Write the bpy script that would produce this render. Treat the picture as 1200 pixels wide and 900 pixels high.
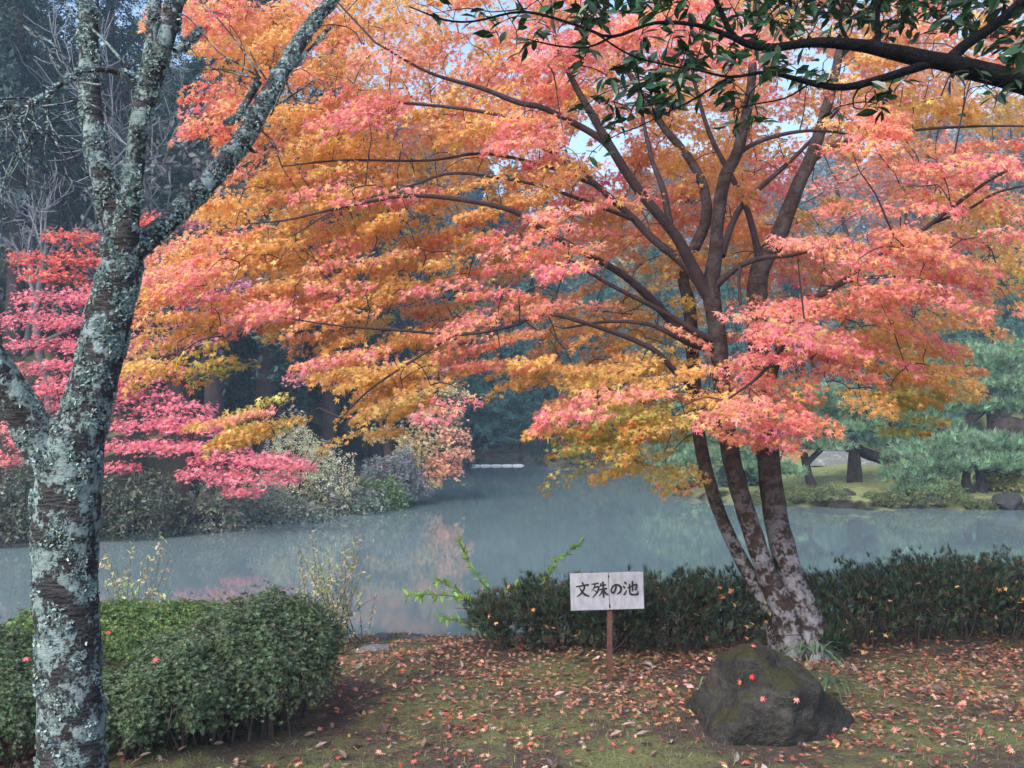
import bpy, math, random
import numpy as np

# ------------------------------------------------------------------ camera, sky, sun, exposure
scene = bpy.context.scene
for _o in list(bpy.data.objects):
    bpy.data.objects.remove(_o)
COL = scene.collection
R = math.radians
F = 1100.0                      # focal length in photo pixels (1200 wide)
EYE = 1.6
PITCH = math.atan(40 / F)
cam_d = bpy.data.cameras.new('camera')
cam = bpy.data.objects.new('camera', cam_d)
COL.objects.link(cam)
cam.location = (0, 0, EYE)
cam.rotation_euler = (math.pi / 2 + PITCH, 0, 0)
cam_d.sensor_width = 36
cam_d.lens = 36 * F / 1200
cam_d.clip_start = 0.05
cam_d.clip_end = 1000
scene.camera = cam

SUN_EL, SUN_AZ = R(40), R(212)      # azimuth clockwise from +Y: behind the camera, a little to the left
world = bpy.data.worlds.new('World')
scene.world = world
world.use_nodes = True
wn = world.node_tree
bg = wn.nodes['Background']
sky = wn.nodes.new('ShaderNodeTexSky')
sky.sky_type = 'NISHITA'
sky.sun_disc = False
sky.sun_elevation = SUN_EL
sky.sun_rotation = SUN_AZ
sky.air_density = 1.0
sky.dust_density = 3.0
sky.ozone_density = 1.0
wn.links.new(sky.outputs['Color'], bg.inputs['Color'])
bg.inputs['Strength'].default_value = 0.15
sun_d = bpy.data.lights.new('sun', 'SUN')
sun_d.energy = 1.4
sun_d.angle = R(40)
sun_d.color = (1.0, 0.98, 0.95)
sun = bpy.data.objects.new('sun', sun_d)
COL.objects.link(sun)
_sd = np.array([math.sin(SUN_AZ) * math.cos(SUN_EL), math.cos(SUN_AZ) * math.cos(SUN_EL), math.sin(SUN_EL)])
import mathutils
sun.rotation_euler = mathutils.Vector(_sd).to_track_quat('Z', 'Y').to_euler()
sun.location = (0, 0, 40)
scene.view_settings.view_transform = 'Standard'
scene.view_settings.look = 'None'
scene.view_settings.gamma = 1
scene.view_settings.use_curve_mapping = False
scene.view_settings.exposure = 1.42
cy = scene.cycles
cy.max_bounces = 6
cy.diffuse_bounces = 4
cy.glossy_bounces = 2
cy.transmission_bounces = 4
cy.volume_bounces = 1
cy.use_denoising = True
cy.sample_clamp_indirect = 6

HAZE_DENSITY = 0.0024

# ------------------------------------------------------------------ helpers
rng = np.random.default_rng(7)


def P(px, py, d):
    """Point at forward depth d seen at photo pixel (px, py)."""
    x = (px - 600) / F
    y = (450 - py) / F
    c, s = math.cos(PITCH), math.sin(PITCH)
    v = np.array([x, c - y * s, s + y * c])
    v = v / v[1] * d
    return np.array([v[0], v[1], v[2] + EYE])


def PV(px, py, d):
    px, py, d = np.asarray(px, float), np.asarray(py, float), np.asarray(d, float)
    x = (px - 600) / F
    y = (450 - py) / F
    c, s = math.cos(PITCH), math.sin(PITCH)
    vy = c - y * s
    return np.stack([x / vy * d, d, (s + y * c) / vy * d + EYE], -1)


class MB:
    def __init__(self):
        self.v, self.f, self.c, self.n = [], [], [], 0

    def add(self, v, f, c=None):
        v = np.asarray(v, float)
        f = np.asarray(f, int)
        self.v.append(v)
        self.f.append(f + self.n)
        if c is None:
            c = np.ones((len(v), 3)) * 0.5
        c = np.asarray(c, float)
        if c.ndim == 1:
            c = np.tile(c, (len(v), 1))
        self.c.append(c)
        self.n += len(v)
        return self

    def build(self, name, mat, parent=None, smooth=False, loc=None):
        v = np.concatenate(self.v)
        c = np.concatenate(self.c)
        org = np.zeros(3)
        if parent is not None:
            p = parent
            while p is not None:
                org = org + np.array(p.location)
                p = p.parent
        elif loc is not None:
            org = np.array(loc, float)
        v = v - org
        me = bpy.data.meshes.new(name)
        sizes = np.concatenate([np.full(len(f), f.shape[1]) for f in self.f])
        loops = np.concatenate([f.ravel() for f in self.f])
        me.vertices.add(len(v))
        me.vertices.foreach_set('co', v.ravel().astype(np.float32))
        me.loops.add(len(loops))
        me.loops.foreach_set('vertex_index', loops.astype(np.int32))
        me.polygons.add(len(sizes))
        starts = np.concatenate([[0], np.cumsum(sizes)[:-1]])
        me.polygons.foreach_set('loop_start', starts.astype(np.int32))
        me.polygons.foreach_set('use_smooth', np.full(len(sizes), smooth))
        me.update(calc_edges=True)
        me.validate()
        at = me.attributes.new('Col', 'FLOAT_COLOR', 'POINT')
        at.data.foreach_set('color', np.concatenate([c, np.ones((len(c), 1))], 1).ravel().astype(np.float32))
        me.materials.append(mat)
        o = bpy.data.objects.new(name, me)
        COL.objects.link(o)
        if parent is not None:
            o.parent = parent
        elif loc is not None:
            o.location = loc
        return o


def tag(o, label=None, cat=None, group=None, kind=None):
    if label:
        o['label'] = label
    if cat:
        o['category'] = cat
    if group:
        o['group'] = group
    if kind:
        o['kind'] = kind
    return o


def thing(name, loc, label, cat, group=None):
    o = bpy.data.objects.new(name, None)
    o.empty_display_size = 0.1
    COL.objects.link(o)
    o.location = tuple(float(a) for a in loc)
    return tag(o, label, cat, group)


def copy_tree(o, loc=None, rotz=0, label=None, group=None, sc=None, parent=None):
    c = o.copy()
    COL.objects.link(c)
    if loc is not None:
        c.location = tuple(float(a) for a in loc)
        c.rotation_euler = (0, 0, rotz)
    if sc is not None:
        c.scale = (sc, sc, sc) if np.isscalar(sc) else sc
    if label:
        c['label'] = label
    if group:
        c['group'] = group
    if parent is not None:
        c.parent = parent
    for ch in list(o.children):
        copy_tree(ch, parent=c)
    return c


def smoothstep(a, b, x):
    t = np.clip((np.asarray(x, float) - a) / (b - a), 0, 1)
    return t * t * (3 - 2 * t)


def spline(pts, rad, step):
    """Catmull-Rom through pts; returns resampled points and radii."""
    pts = np.asarray(pts, float)
    rad = np.asarray(rad, float)
    if len(pts) < 2:
        return pts, rad
    ext = np.concatenate([[2 * pts[0] - pts[1]], pts, [2 * pts[-1] - pts[-2]]])
    op, orr = [], []
    for i in range(len(pts) - 1):
        p0, p1, p2, p3 = ext[i:i + 4]
        n = max(2, int(np.linalg.norm(p2 - p1) / step) + 1)
        t = np.linspace(0, 1, n, endpoint=False)[:, None]
        q = 0.5 * (2 * p1 + (p2 - p0) * t + (2 * p0 - 5 * p1 + 4 * p2 - p3) * t ** 2 + (3 * p1 - p0 - 3 * p2 + p3) * t ** 3)
        op.append(q)
        orr.append(rad[i] + (rad[i + 1] - rad[i]) * t[:, 0])
    op.append(pts[-1:])
    orr.append(rad[-1:])
    return np.concatenate(op), np.concatenate(orr)


def tube(mb, pts, rad, sides=8, step=0.08, rough=0.0, wig=0.0, col=None, smooth=True):
    if smooth and len(pts) > 2:
        p, r = spline(pts, rad, step)
    else:
        p, r = np.asarray(pts, float), np.asarray(rad, float)
    n = len(p)
    if n < 2:
        return p, r
    if wig > 0 and n > 3:
        w = rng.normal(0, 1, (n, 3))
        w = (w + np.roll(w, 1, 0) + np.roll(w, -1, 0)) / 3
        w[0] = 0
        p = p + w * wig
    t = np.gradient(p, axis=0)
    t /= np.linalg.norm(t, axis=1)[:, None] + 1e-9
    up = np.array([0.31, 0.95, 0.1]) if abs(t[0, 2]) > 0.8 else np.array([0.05, 0.1, 1.0])
    a = np.zeros((n, 3))
    cur = up
    for i in range(n):
        cur = cur - t[i] * cur.dot(t[i])
        cur = cur / (np.linalg.norm(cur) + 1e-9)
        a[i] = cur
    b = np.cross(t, a)
    ang = np.linspace(0, 2 * math.pi, sides, endpoint=False)
    rr = r[:, None] * np.ones((1, sides))
    if rough > 0:
        nz = rng.normal(0, 1, (n, sides))
        nz = (nz + np.roll(nz, 1, 1) + np.roll(nz, -1, 1)) / 2
        nz[1:-1] = (nz[:-2] + nz[1:-1] + nz[2:]) / 2
        rr = rr * (1 + rough * nz)
    v = p[:, None, :] + rr[..., None] * (np.cos(ang)[None, :, None] * a[:, None, :] + np.sin(ang)[None, :, None] * b[:, None, :])
    v = v.reshape(-1, 3)
    i = np.arange(n - 1)[:, None] * sides
    j = np.arange(sides)[None, :]
    j2 = (j + 1) % sides
    f = np.stack([i + j, i + j2, i + sides + j2, i + sides + j], -1).reshape(-1, 4)
    mb.add(v, f, col)
    # end cap
    cv = np.concatenate([v[-sides:], p[-1:] + t[-1:] * r[-1] * 0.5])
    cf = np.array([[k, (k + 1) % sides, sides] for k in range(sides)])
    mb.add(cv, cf, col)
    return p, r


def norm(a):
    return a / (np.linalg.norm(a, axis=-1, keepdims=True) + 1e-9)


def frames(ydir, nrm):
    """Rotation matrices with columns X, Y, Z; Y along ydir, Z near nrm."""
    y = norm(ydir)
    z = nrm - y * np.sum(nrm * y, -1, keepdims=True)
    z = norm(z)
    x = np.cross(y, z)
    return np.stack([x, y, z], -1)


def inst(mb, tv, tf, pos, rot, scale, cols, tcol=None):
    """Add N transformed copies of a template. cols (N,3); tcol (m,) multiplies per template vertex."""
    N, m = len(pos), len(tv)
    if N == 0:
        return
    scale = np.asarray(scale, float)
    if scale.ndim == 0:
        scale = np.full(N, float(scale))
    v = np.einsum('nij,mj->nmi', rot, tv) * scale[:, None, None] + pos[:, None, :]
    f = (np.arange(N)[:, None, None] * m + tf[None]).reshape(-1, tf.shape[1])
    c = np.repeat(cols[:, None, :], m, 1)
    if tcol is not None:
        c = c * tcol[None, :, None]
    mb.add(v.reshape(-1, 3), f, np.clip(c.reshape(-1, 3), 0.002, 0.95))


def maple_leaf(lobes):
    if lobes == 7:
        tips = [(0, 1.0), (42, .92), (-42, .92), (84, .72), (-84, .72), (125, .42), (-125, .42)]
        half = 21
    else:
        tips = [(0, 1.0), (50, .88), (-50, .88), (100, .6), (-100, .6)]
        half = 25
    v = [(0, 0.0, 0)]
    f = []
    for a, l in tips:
        i = len(v)
        for da, ll, zz in ((-half, .33, 0), (0, l, -.16 * l), (half, .33, 0)):
            th = R(a + da)
            v.append((math.sin(th) * ll, math.cos(th) * ll + 0.0, zz))
        f.append((0, i + 2, i + 1, i))
    v = np.array(v)
    v[:, 1] += 0.15
    return v, np.array(f)


def curled(leaf, k, fold):
    v = leaf[0].copy()
    v[:, 2] += k * (v[:, 1] - .2) ** 2 + fold * np.abs(v[:, 0])
    return v, leaf[1]


LEAF7 = maple_leaf(7)
LEAF5 = maple_leaf(5)
LEAVES = [LEAF5, curled(LEAF5, -.35, .35), curled(maple_leaf(7), .25, -.5)]
# folded pointed oval leaf
OVAL = (np.array([(0, 0, 0), (.17, .25, .05), (.2, .55, .06), (0, 1, -.05), (-.2, .55, .06), (-.17, .25, .05), (0, .5, 0)]),
        np.array([(0, 1, 2, 6), (6, 2, 3, 4), (0, 6, 4, 5)]))
SMALL = (np.array([(0, 0, 0), (.19, .45, .05), (0, 1, -.04), (-.19, .45, .05)]), np.array([(0, 1, 2, 3)]))
BLADE = (np.array([(-.06, 0, 0), (.06, 0, 0), (.035, .55, .06), (0, 1, .22), (-.035, .55, .06)]), np.array([(0, 1, 2, 4)]))
BLADE = (BLADE[0], np.array([(0, 1, 2, 4), (4, 2, 3, 3)]))
BLADE = (np.array([(-.06, 0, 0), (.06, 0, 0), (.02, 1, .2), (-.02, 1, .2)]), np.array([(0, 1, 2, 3)]))


def tuft(n, spread, seed, wid=.05):
    """n thin needles fanning out of one point round +Y."""
    g = np.random.default_rng(seed)
    v, f = [], []
    for k in range(n):
        th = g.uniform(0, 2 * math.pi)
        ph = g.uniform(.1, spread)
        d = np.array([math.sin(ph) * math.cos(th), math.cos(ph), math.sin(ph) * math.sin(th)])
        s = norm(np.cross(d, g.normal(size=3)))
        L = g.uniform(.7, 1.1)
        i = len(v)
        v += [d * .05 - s * wid, d * .05 + s * wid, d * L + s * wid * .3, d * L - s * wid * .3]
        f.append((i, i + 1, i + 2, i + 3))
    return np.array(v), np.array(f)


SMALLFAN = (np.array([(0, 0, 0), (.7, .5, .25), (.55, 1.0, .5), (0, .85, .3), (-.55, 1.0, .5), (-.7, .5, .25)]), np.array([(0, 1, 2, 3), (0, 3, 4, 5)]))
TUFT = tuft(12, 1.25, 3, .045)
SPRIG = tuft(9, .75, 5, .06)
BROOM = tuft(8, .5, 9, .035)


def rosette(n, seed):
    g = np.random.default_rng(seed)
    v, f = [], []
    for k in range(n):
        th = 2 * math.pi * k / n + g.uniform(-.3, .3)
        el = g.uniform(.15, .9)
        y = np.array([math.cos(th) * math.cos(el), math.sin(el), math.sin(th) * math.cos(el)])
        R_ = frames(y[None], np.array([[0, 1.0, 0]]) + g.normal(0, .15, (1, 3)))[0]
        i = len(v)
        tv = (R_ @ (SMALL[0] * np.array([.85, 1, 1]) * g.uniform(.75, 1.1)).T).T
        v += list(tv)
        f += [tuple(i + a for a in q) for q in SMALL[1]]
    return np.array(v), np.array(f)


ROSE = rosette(9, 2)


def clump(n, seed, asp=.5):
    """n random leaf faces in a unit ball."""
    g = np.random.default_rng(seed)
    v, f = [], []
    for k in range(n):
        c = norm(g.normal(size=3)) * g.uniform(.2, .9)
        y = norm(c + g.normal(0, .6, 3))
        R_ = frames(y[None], g.normal(size=(1, 3)))[0]
        i = len(v)
        tv = (R_ @ (SMALL[0] * np.array([asp * 2.5, 1, 1]) * g.uniform(.5, .8)).T).T + c * .6
        v += list(tv)
        f += [tuple(i + a for a in q) for q in SMALL[1]]
    return np.array(v), np.array(f)


CLUMP = clump(7, 11)


def rand_rot(n, ydir=None, up=(0, 0, 1), jy=.6, jn=.6):
    y = rng.normal(size=(n, 3)) if ydir is None else np.asarray(ydir, float) + rng.normal(0, jy, (n, 3))
    z = np.asarray(up, float) + rng.normal(0, jn, (n, 3))
    return frames(y, z)


def jit(cols, s=.15, h=.06):
    cols = np.asarray(cols, float)
    n = len(cols)
    return np.clip(cols * np.exp(rng.normal(0, s, (n, 1))) * np.exp(rng.normal(0, h, (n, 3))), .002, .95)


# ------------------------------------------------------------------ materials
def nodes(name):
    m = bpy.data.materials.new(name)
    m.use_nodes = True
    nt = m.node_tree
    nt.nodes.clear()
    out = nt.nodes.new('ShaderNodeOutputMaterial')
    return m, nt, out


def N(nt, t, **kw):
    n = nt.nodes.new(t)
    for k, v in kw.items():
        if k in n.inputs.keys():
            n.inputs[k].default_value = v
        else:
            setattr(n, k, v)
    return n


def noise(nt, vec, scale, detail=4, rough=.55):
    n = N(nt, 'ShaderNodeTexNoise', Scale=scale, Detail=detail, Roughness=rough)
    nt.links.new(vec, n.inputs['Vector'])
    return n.outputs['Fac']


def ramp(nt, fac, stops, interp='LINEAR'):
    r = nt.nodes.new('ShaderNodeValToRGB')
    r.color_ramp.interpolation = interp
    el = r.color_ramp.elements
    while len(el) < len(stops):
        el.new(.5)
    for e, (p, c) in zip(el, stops):
        e.position = p
        e.color = (*c, 1) if len(c) == 3 else c
    nt.links.new(fac, r.inputs[0])
    return r.outputs[0]


def mixc(nt, fac, a, b):
    m = N(nt, 'ShaderNodeMix', data_type='RGBA')
    for sock, x in ((m.inputs[0], fac), (m.inputs[6], a), (m.inputs[7], b)):
        if isinstance(x, (tuple, list)):
            sock.default_value = (*x, 1)
        elif isinstance(x, (int, float)):
            sock.default_value = x
        else:
            nt.links.new(x, sock)
    return m.outputs[2]


def coords(nt, scale=(1, 1, 1)):
    t = nt.nodes.new('ShaderNodeTexCoord')
    mp = N(nt, 'ShaderNodeMapping')
    mp.inputs['Scale'].default_value = scale
    nt.links.new(t.outputs['Object'], mp.inputs['Vector'])
    return mp.outputs[0]


def bump(nt, h, strength, dist=.02):
    b = N(nt, 'ShaderNodeBump', Strength=strength, Distance=dist)
    nt.links.new(h, b.inputs['Height'])
    return b.outputs[0]


def leaf_mat(name, trans=.4, rough=.55, spec=.3, tint=1.0):
    m, nt, out = nodes(name)
    a = N(nt, 'ShaderNodeAttribute', attribute_name='Col')
    p = N(nt, 'ShaderNodeBsdfPrincipled', Roughness=rough)
    p.inputs['Specular IOR Level'].default_value = spec
    t = N(nt, 'ShaderNodeBsdfTranslucent')
    mx = N(nt, 'ShaderNodeMixShader')
    mx.inputs[0].default_value = trans
    nt.links.new(a.outputs['Color'], p.inputs['Base Color'])
    nt.links.new(a.outputs['Color'], t.inputs['Color'])
    nt.links.new(p.outputs[0], mx.inputs[1])
    nt.links.new(t.outputs[0], mx.inputs[2])
    nt.links.new(mx.outputs[0], out.inputs[0])
    return m


def solid(name, color, rough=.7, var=.25, scale=8, bumps=.3, spec=.3, bscale=None):
    m, nt, out = nodes(name)
    co = coords(nt)
    n1 = noise(nt, co, scale)
    c = tuple(color)
    col = ramp(nt, n1, [(.3, tuple(x * (1 - var) for x in c)), (.7, tuple(min(.95, x * (1 + var)) for x in c))])
    p = N(nt, 'ShaderNodeBsdfPrincipled', Roughness=rough)
    p.inputs['Specular IOR Level'].default_value = spec
    nt.links.new(col, p.inputs['Base Color'])
    if bumps:
        nt.links.new(bump(nt, noise(nt, co, bscale or scale * 4), bumps), p.inputs['Normal'])
    nt.links.new(p.outputs[0], out.inputs[0])
    return m


def lichen_bark(name, dark, dark2, lich, lich2, amount, scale=9, stretch=2.2, flake=60, sharp=.035, bstr=.8, fade=None, fw=.45):
    """Bark with horizontal streaks under crusty lichen patches."""
    m, nt, out = nodes(name)
    co = coords(nt)
    cs = coords(nt, (1, 1, stretch * 3))
    streak = noise(nt, cs, 16, 4, .65)
    base = ramp(nt, streak, [(.42, dark), (.70, dark2)])
    big = noise(nt, co, scale, 2)
    fine = noise(nt, co, flake, 4, .65)
    ma = N(nt, 'ShaderNodeMath', operation='MULTIPLY_ADD')
    ma.inputs[1].default_value = fw
    nt.links.new(fine, ma.inputs[0])
    nt.links.new(big, ma.inputs[2])
    th = 1.0 - amount
    mask = ramp(nt, ma.outputs[0], [(th - sharp, (0, 0, 0)), (th + sharp, (1, 1, 1))])
    if fade:
        sz = N(nt, 'ShaderNodeSeparateXYZ')
        nt.links.new(co, sz.inputs[0])
        mr = N(nt, 'ShaderNodeMapRange')
        nt.links.new(sz.outputs['Z'], mr.inputs[0])
        mr.inputs[1].default_value, mr.inputs[2].default_value, mr.inputs[3].default_value, mr.inputs[4].default_value = fade
        mm = N(nt, 'ShaderNodeMath', operation='MULTIPLY')
        nt.links.new(mask, mm.inputs[0])
        nt.links.new(mr.outputs[0], mm.inputs[1])
        mask = mm.outputs[0]
    lc = ramp(nt, noise(nt, co, 26, 3), [(.35, lich), (.65, lich2)])
    col = mixc(nt, mask, base, lc)
    p = N(nt, 'ShaderNodeBsdfPrincipled', Roughness=.85)
    p.inputs['Specular IOR Level'].default_value = .25
    nt.links.new(col, p.inputs['Base Color'])
    h = N(nt, 'ShaderNodeMath', operation='ADD')
    nt.links.new(fine, h.inputs[0])
    h2 = N(nt, 'ShaderNodeMath', operation='MULTIPLY_ADD')
    h2.inputs[1].default_value = .6
    nt.links.new(mask, h2.inputs[0])
    nt.links.new(streak, h2.inputs[2])
    nt.links.new(h2.outputs[0], h.inputs[1])
    nt.links.new(bump(nt, h.outputs[0], bstr, .012), p.inputs['Normal'])
    nt.links.new(p.outputs[0], out.inputs[0])
    return m


M = {}
M['maple_leaf'] = leaf_mat('maple_leaf', .46, .45, .6)
M['green_leaf'] = leaf_mat('green_leaf', .25, .45, .4)
M['glossy_leaf'] = leaf_mat('glossy_leaf', .22, .28, .55)
M['needle'] = leaf_mat('needle', .2, .6, .25)
M['litter'] = leaf_mat('litter', .1, .7, .2)
M['cherry_bark'] = lichen_bark('cherry_bark', (.012, .011, .012), (.085, .08, .085), (.11, .16, .165), (.25, .32, .32), .03, 13, 2.6, 75, .06, .9, None, .9)
M['maple_bark'] = lichen_bark('maple_bark', (.028, .018, .016), (.075, .05, .045), (.15, .145, .165), (.25, .24, .265), .275, 12, .5, 48, .06, .7, (.7, 1.15, 1.0, .14))
M['maple_branch'] = solid('maple_branch', (.05, .034, .037), .75, .35, 14, .5)
M['dark_bark'] = solid('dark_bark', (.008, .007, .008), .85, .4, 20, .9, .06)
M['far_bark'] = solid('far_bark', (.05, .04, .04), .9, .4, 3, .4)
M['pine_bark'] = solid('pine_bark', (.045, .034, .032), .9, .5, 9, .9)
M['grey_twig'] = solid('grey_twig', (.16, .17, .195), .85, .3, 5, 0)
M['pale_bark'] = solid('pale_bark', (.085, .085, .09), .9, .4, 3, .4)
M['twig'] = solid('twig', (.055, .04, .035), .85, .4, 12, 0)


def ground_mat():
    m, nt, out = nodes('moss_and_soil')
    co = coords(nt)
    big = noise(nt, co, 1.3, 4, .6)
    mid = noise(nt, co, 7, 5, .65)
    fine = noise(nt, co, 55, 4, .7)
    soil = ramp(nt, fine, [(.3, (.04, .03, .026)), (.7, (.14, .105, .085))])
    moss = ramp(nt, fine, [(.3, (.085, .095, .04)), (.7, (.22, .225, .10))])
    ad = N(nt, 'ShaderNodeMath', operation='MULTIPLY_ADD')
    ad.inputs[1].default_value = .6
    nt.links.new(mid, ad.inputs[0])
    nt.links.new(big, ad.inputs[2])
    mask = ramp(nt, ad.outputs[0], [(.72, (0, 0, 0)), (.89, (1, 1, 1))])
    col = mixc(nt, mask, soil, moss)
    # the mown garden lawn across the pond
    sp = N(nt, 'ShaderNodeSeparateXYZ')
    nt.links.new(co, sp.inputs[0])
    fx = N(nt, 'ShaderNodeMapRange', interpolation_type='SMOOTHSTEP')
    nt.links.new(sp.outputs['X'], fx.inputs[0])
    fx.inputs[1].default_value, fx.inputs[2].default_value = 4.0, 6.5
    fy = N(nt, 'ShaderNodeMapRange', interpolation_type='SMOOTHSTEP')
    nt.links.new(sp.outputs['Y'], fy.inputs[0])
    fy.inputs[1].default_value, fy.inputs[2].default_value = 20.0, 22.0
    ml = N(nt, 'ShaderNodeMath', operation='MULTIPLY')
    nt.links.new(fx.outputs[0], ml.inputs[0])
    nt.links.new(fy.outputs[0], ml.inputs[1])
    lawn = ramp(nt, mid, [(.3, (.16, .20, .07)), (.7, (.34, .35, .16))])
    col = mixc(nt, ml.outputs[0], col, lawn)
    # bare dark soil where the bank drops steeply
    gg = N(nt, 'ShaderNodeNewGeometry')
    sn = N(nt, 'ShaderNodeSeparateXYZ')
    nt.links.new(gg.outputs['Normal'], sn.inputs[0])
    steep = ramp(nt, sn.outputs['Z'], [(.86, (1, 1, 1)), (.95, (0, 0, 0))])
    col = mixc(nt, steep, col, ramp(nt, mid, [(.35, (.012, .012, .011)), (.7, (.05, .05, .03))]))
    p = N(nt, 'ShaderNodeBsdfPrincipled', Roughness=.95)
    p.inputs['Specular IOR Level'].default_value = .15
    nt.links.new(col, p.inputs['Base Color'])
    h = N(nt, 'ShaderNodeMath', operation='ADD')
    nt.links.new(fine, h.inputs[0])
    nt.links.new(mid, h.inputs[1])
    nt.links.new(bump(nt, h.outputs[0], .9, .03), p.inputs['Normal'])
    nt.links.new(p.outputs[0], out.inputs[0])
    return m


def water_mat():
    m, nt, out = nodes('pond_water')
    co = coords(nt, (1, .35, 1))
    n1 = noise(nt, co, 2.2, 3, .5)
    n2 = noise(nt, co, .35, 2, .5)
    p = N(nt, 'ShaderNodeBsdfPrincipled', Roughness=.045)
    p.inputs['IOR'].default_value = 1.33
    p.inputs['Specular IOR Level'].default_value = .5
    col = ramp(nt, n2, [(.3, (.125, .172, .178)), (.7, (.155, .205, .205))])
    nt.links.new(col, p.inputs['Base Color'])
    nt.links.new(bump(nt, n1, .035, .03), p.inputs['Normal'])
    nt.links.new(p.outputs[0], out.inputs[0])
    return m


def rock_mat(name, dark, light, moss, moss_amt):
    m, nt, out = nodes(name)
    co = coords(nt)
    a = noise(nt, co, 5, 6, .65)
    b = noise(nt, co, 40, 5, .7)
    st = ramp(nt, b, [(.32, dark), (.72, light)])
    g = N(nt, 'ShaderNodeNewGeometry')
    sx = N(nt, 'ShaderNodeSeparateXYZ')
    nt.links.new(g.outputs['Normal'], sx.inputs[0])
    ad = N(nt, 'ShaderNodeMath', operation='MULTIPLY_ADD')
    ad.inputs[1].default_value = .35
    nt.links.new(sx.outputs['Z'], ad.inputs[0])
    nt.links.new(a, ad.inputs[2])
    mask = ramp(nt, ad.outputs[0], [(.86 - moss_amt, (0, 0, 0)), (1.0 - moss_amt, (1, 1, 1))])
    mc = ramp(nt, b, [(.3, tuple(x * .5 for x in moss)), (.7, moss)])
    pale = ramp(nt, noise(nt, coords(nt, (1, 1, 2.2)), 3.2, 5, .7), [(.5, (0, 0, 0)), (.68, (.75, .75, .75))])
    st = mixc(nt, pale, st, tuple(min(.6, x * 1.7) for x in light))
    col = mixc(nt, mask, st, mc)
    p = N(nt, 'ShaderNodeBsdfPrincipled', Roughness=.8)
    p.inputs['Specular IOR Level'].default_value = .3
    nt.links.new(col, p.inputs['Base Color'])
    h = N(nt, 'ShaderNodeMath', operation='MULTIPLY_ADD')
    h.inputs[1].default_value = 2.0
    nt.links.new(a, h.inputs[0])
    nt.links.new(b, h.inputs[2])
    nt.links.new(bump(nt, h.outputs[0], .8, .03), p.inputs['Normal'])
    nt.links.new(p.outputs[0], out.inputs[0])
    return m


M['ground'] = ground_mat()
M['water'] = water_mat()
M['boulder'] = rock_mat('boulder_stone', (.011, .0105, .010), (.050, .047, .043), (.046, .046, .018), .19)
M['bank_stone'] = rock_mat('bank_stone', (.012, .013, .014), (.06, .062, .062), (.07, .085, .025), .06)
M['pale_stone'] = rock_mat('pale_stone', (.14, .15, .16), (.30, .31, .33), (.12, .13, .06), -.2)
M['wet_stone'] = rock_mat('wet_stone', (.05, .055, .065), (.13, .14, .16), (.08, .09, .04), -.1)

# ------------------------------------------------------------------ terrain and pond
WATER_Z = -0.45
POND = np.array([(-1.56, 8.6), (-.3, 8.85), (1.2, 9.2), (2.7, 9.7), (5.9, 10.6), (10, 11.5), (16, 13), (20, 18.5), (15, 20.3), (11.5, 20.9), (6.9, 21.6),
                 (5.7, 22.4), (4.6, 25), (5.6, 31), (5.9, 36.2), (3.4, 37.6), (1.5, 41), (1.0, 46), (-.9, 46), (-2.1, 38.5), (-3.4, 32), (-2.7, 22.3),
                 (-3.7, 20.6), (-5.2, 19.2), (-7.2, 16.2), (-8.4, 15.2), (-12, 14.3), (-15, 12), (-10, 9), (-4.5, 8.3)])


def pond_sd(x, y):
    """Signed distance to the pond outline: positive on land."""
    shp = np.shape(x)
    p = np.stack([np.ravel(x), np.ravel(y)], -1).astype(float)
    a = POND
    b = np.roll(POND, -1, 0)
    best = np.full(len(p), 1e9)
    inside = np.zeros(len(p), bool)
    for (ax, ay), (bx, by) in zip(a, b):
        e = np.array([bx - ax, by - ay])
        w = p - np.array([ax, ay])
        t = np.clip((w @ e) / (e @ e), 0, 1)
        d = np.hypot(*(w - t[:, None] * e).T)
        best = np.minimum(best, d)
        if by != ay:
            c = ((ay > p[:, 1]) != (by > p[:, 1])) & (p[:, 0] < (bx - ax) * (p[:, 1] - ay) / (by - ay) + ax)
            inside ^= c
    best[inside] *= -1
    return best.reshape(shp)


def ground_z(x, y):
    x, y = np.asarray(x, float), np.asarray(y, float)
    sd = pond_sd(x, y)
    sd = sd + smoothstep(13, 16, y) * (.28 * np.sin(x * 1.7 + 1.1 * np.sin(y * .9)) + .2 * np.sin(x * 3.7 + y * 1.9) + .12 * np.sin(x * 8.3 - y * 5.1))
    sd = sd + .12 * np.sin(x * 3.1 + y * 1.3) + .08 * np.sin(x * 6.3 - y * 4.1)
    near = smoothstep(12.5, 9.5, y)                     # our own shore
    z_near = WATER_Z + .10 * smoothstep(0, .25, sd) + .35 * smoothstep(.2, 2.6, sd)
    z_far = WATER_Z + .22 * smoothstep(0, .7, sd) + .36 * smoothstep(.5, 5, sd)
    z = z_near * near + z_far * (1 - near)
    z = np.where(sd < 0, WATER_Z - np.minimum(.9, -sd * .45), z)
    z = z + .018 * np.sin(x * 2.3 + 1) * np.sin(y * 2.9) * smoothstep(0, 1, sd) + .012 * np.sin(x * 7.1) * np.sin(y * 6.3 + x) * smoothstep(0, 1, sd)
    # wooded hills beyond
    left = smoothstep(-1, -9, x)
    right = smoothstep(3, 12, x)
    mid = 1 - np.maximum(left, right)
    rise = left * np.maximum(0, sd - 3.0) * .60 + mid * np.maximum(0, sd - 4) * .36 + right * np.maximum(0, sd - 13) * .62
    rise = rise * smoothstep(12, 17, y)
    rise = 60 * (1 - np.exp(-rise / 60))
    return z + rise + smoothstep(3, 14, rise) * 1.2 * np.sin(x * .21) * np.sin(y * .17)


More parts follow.
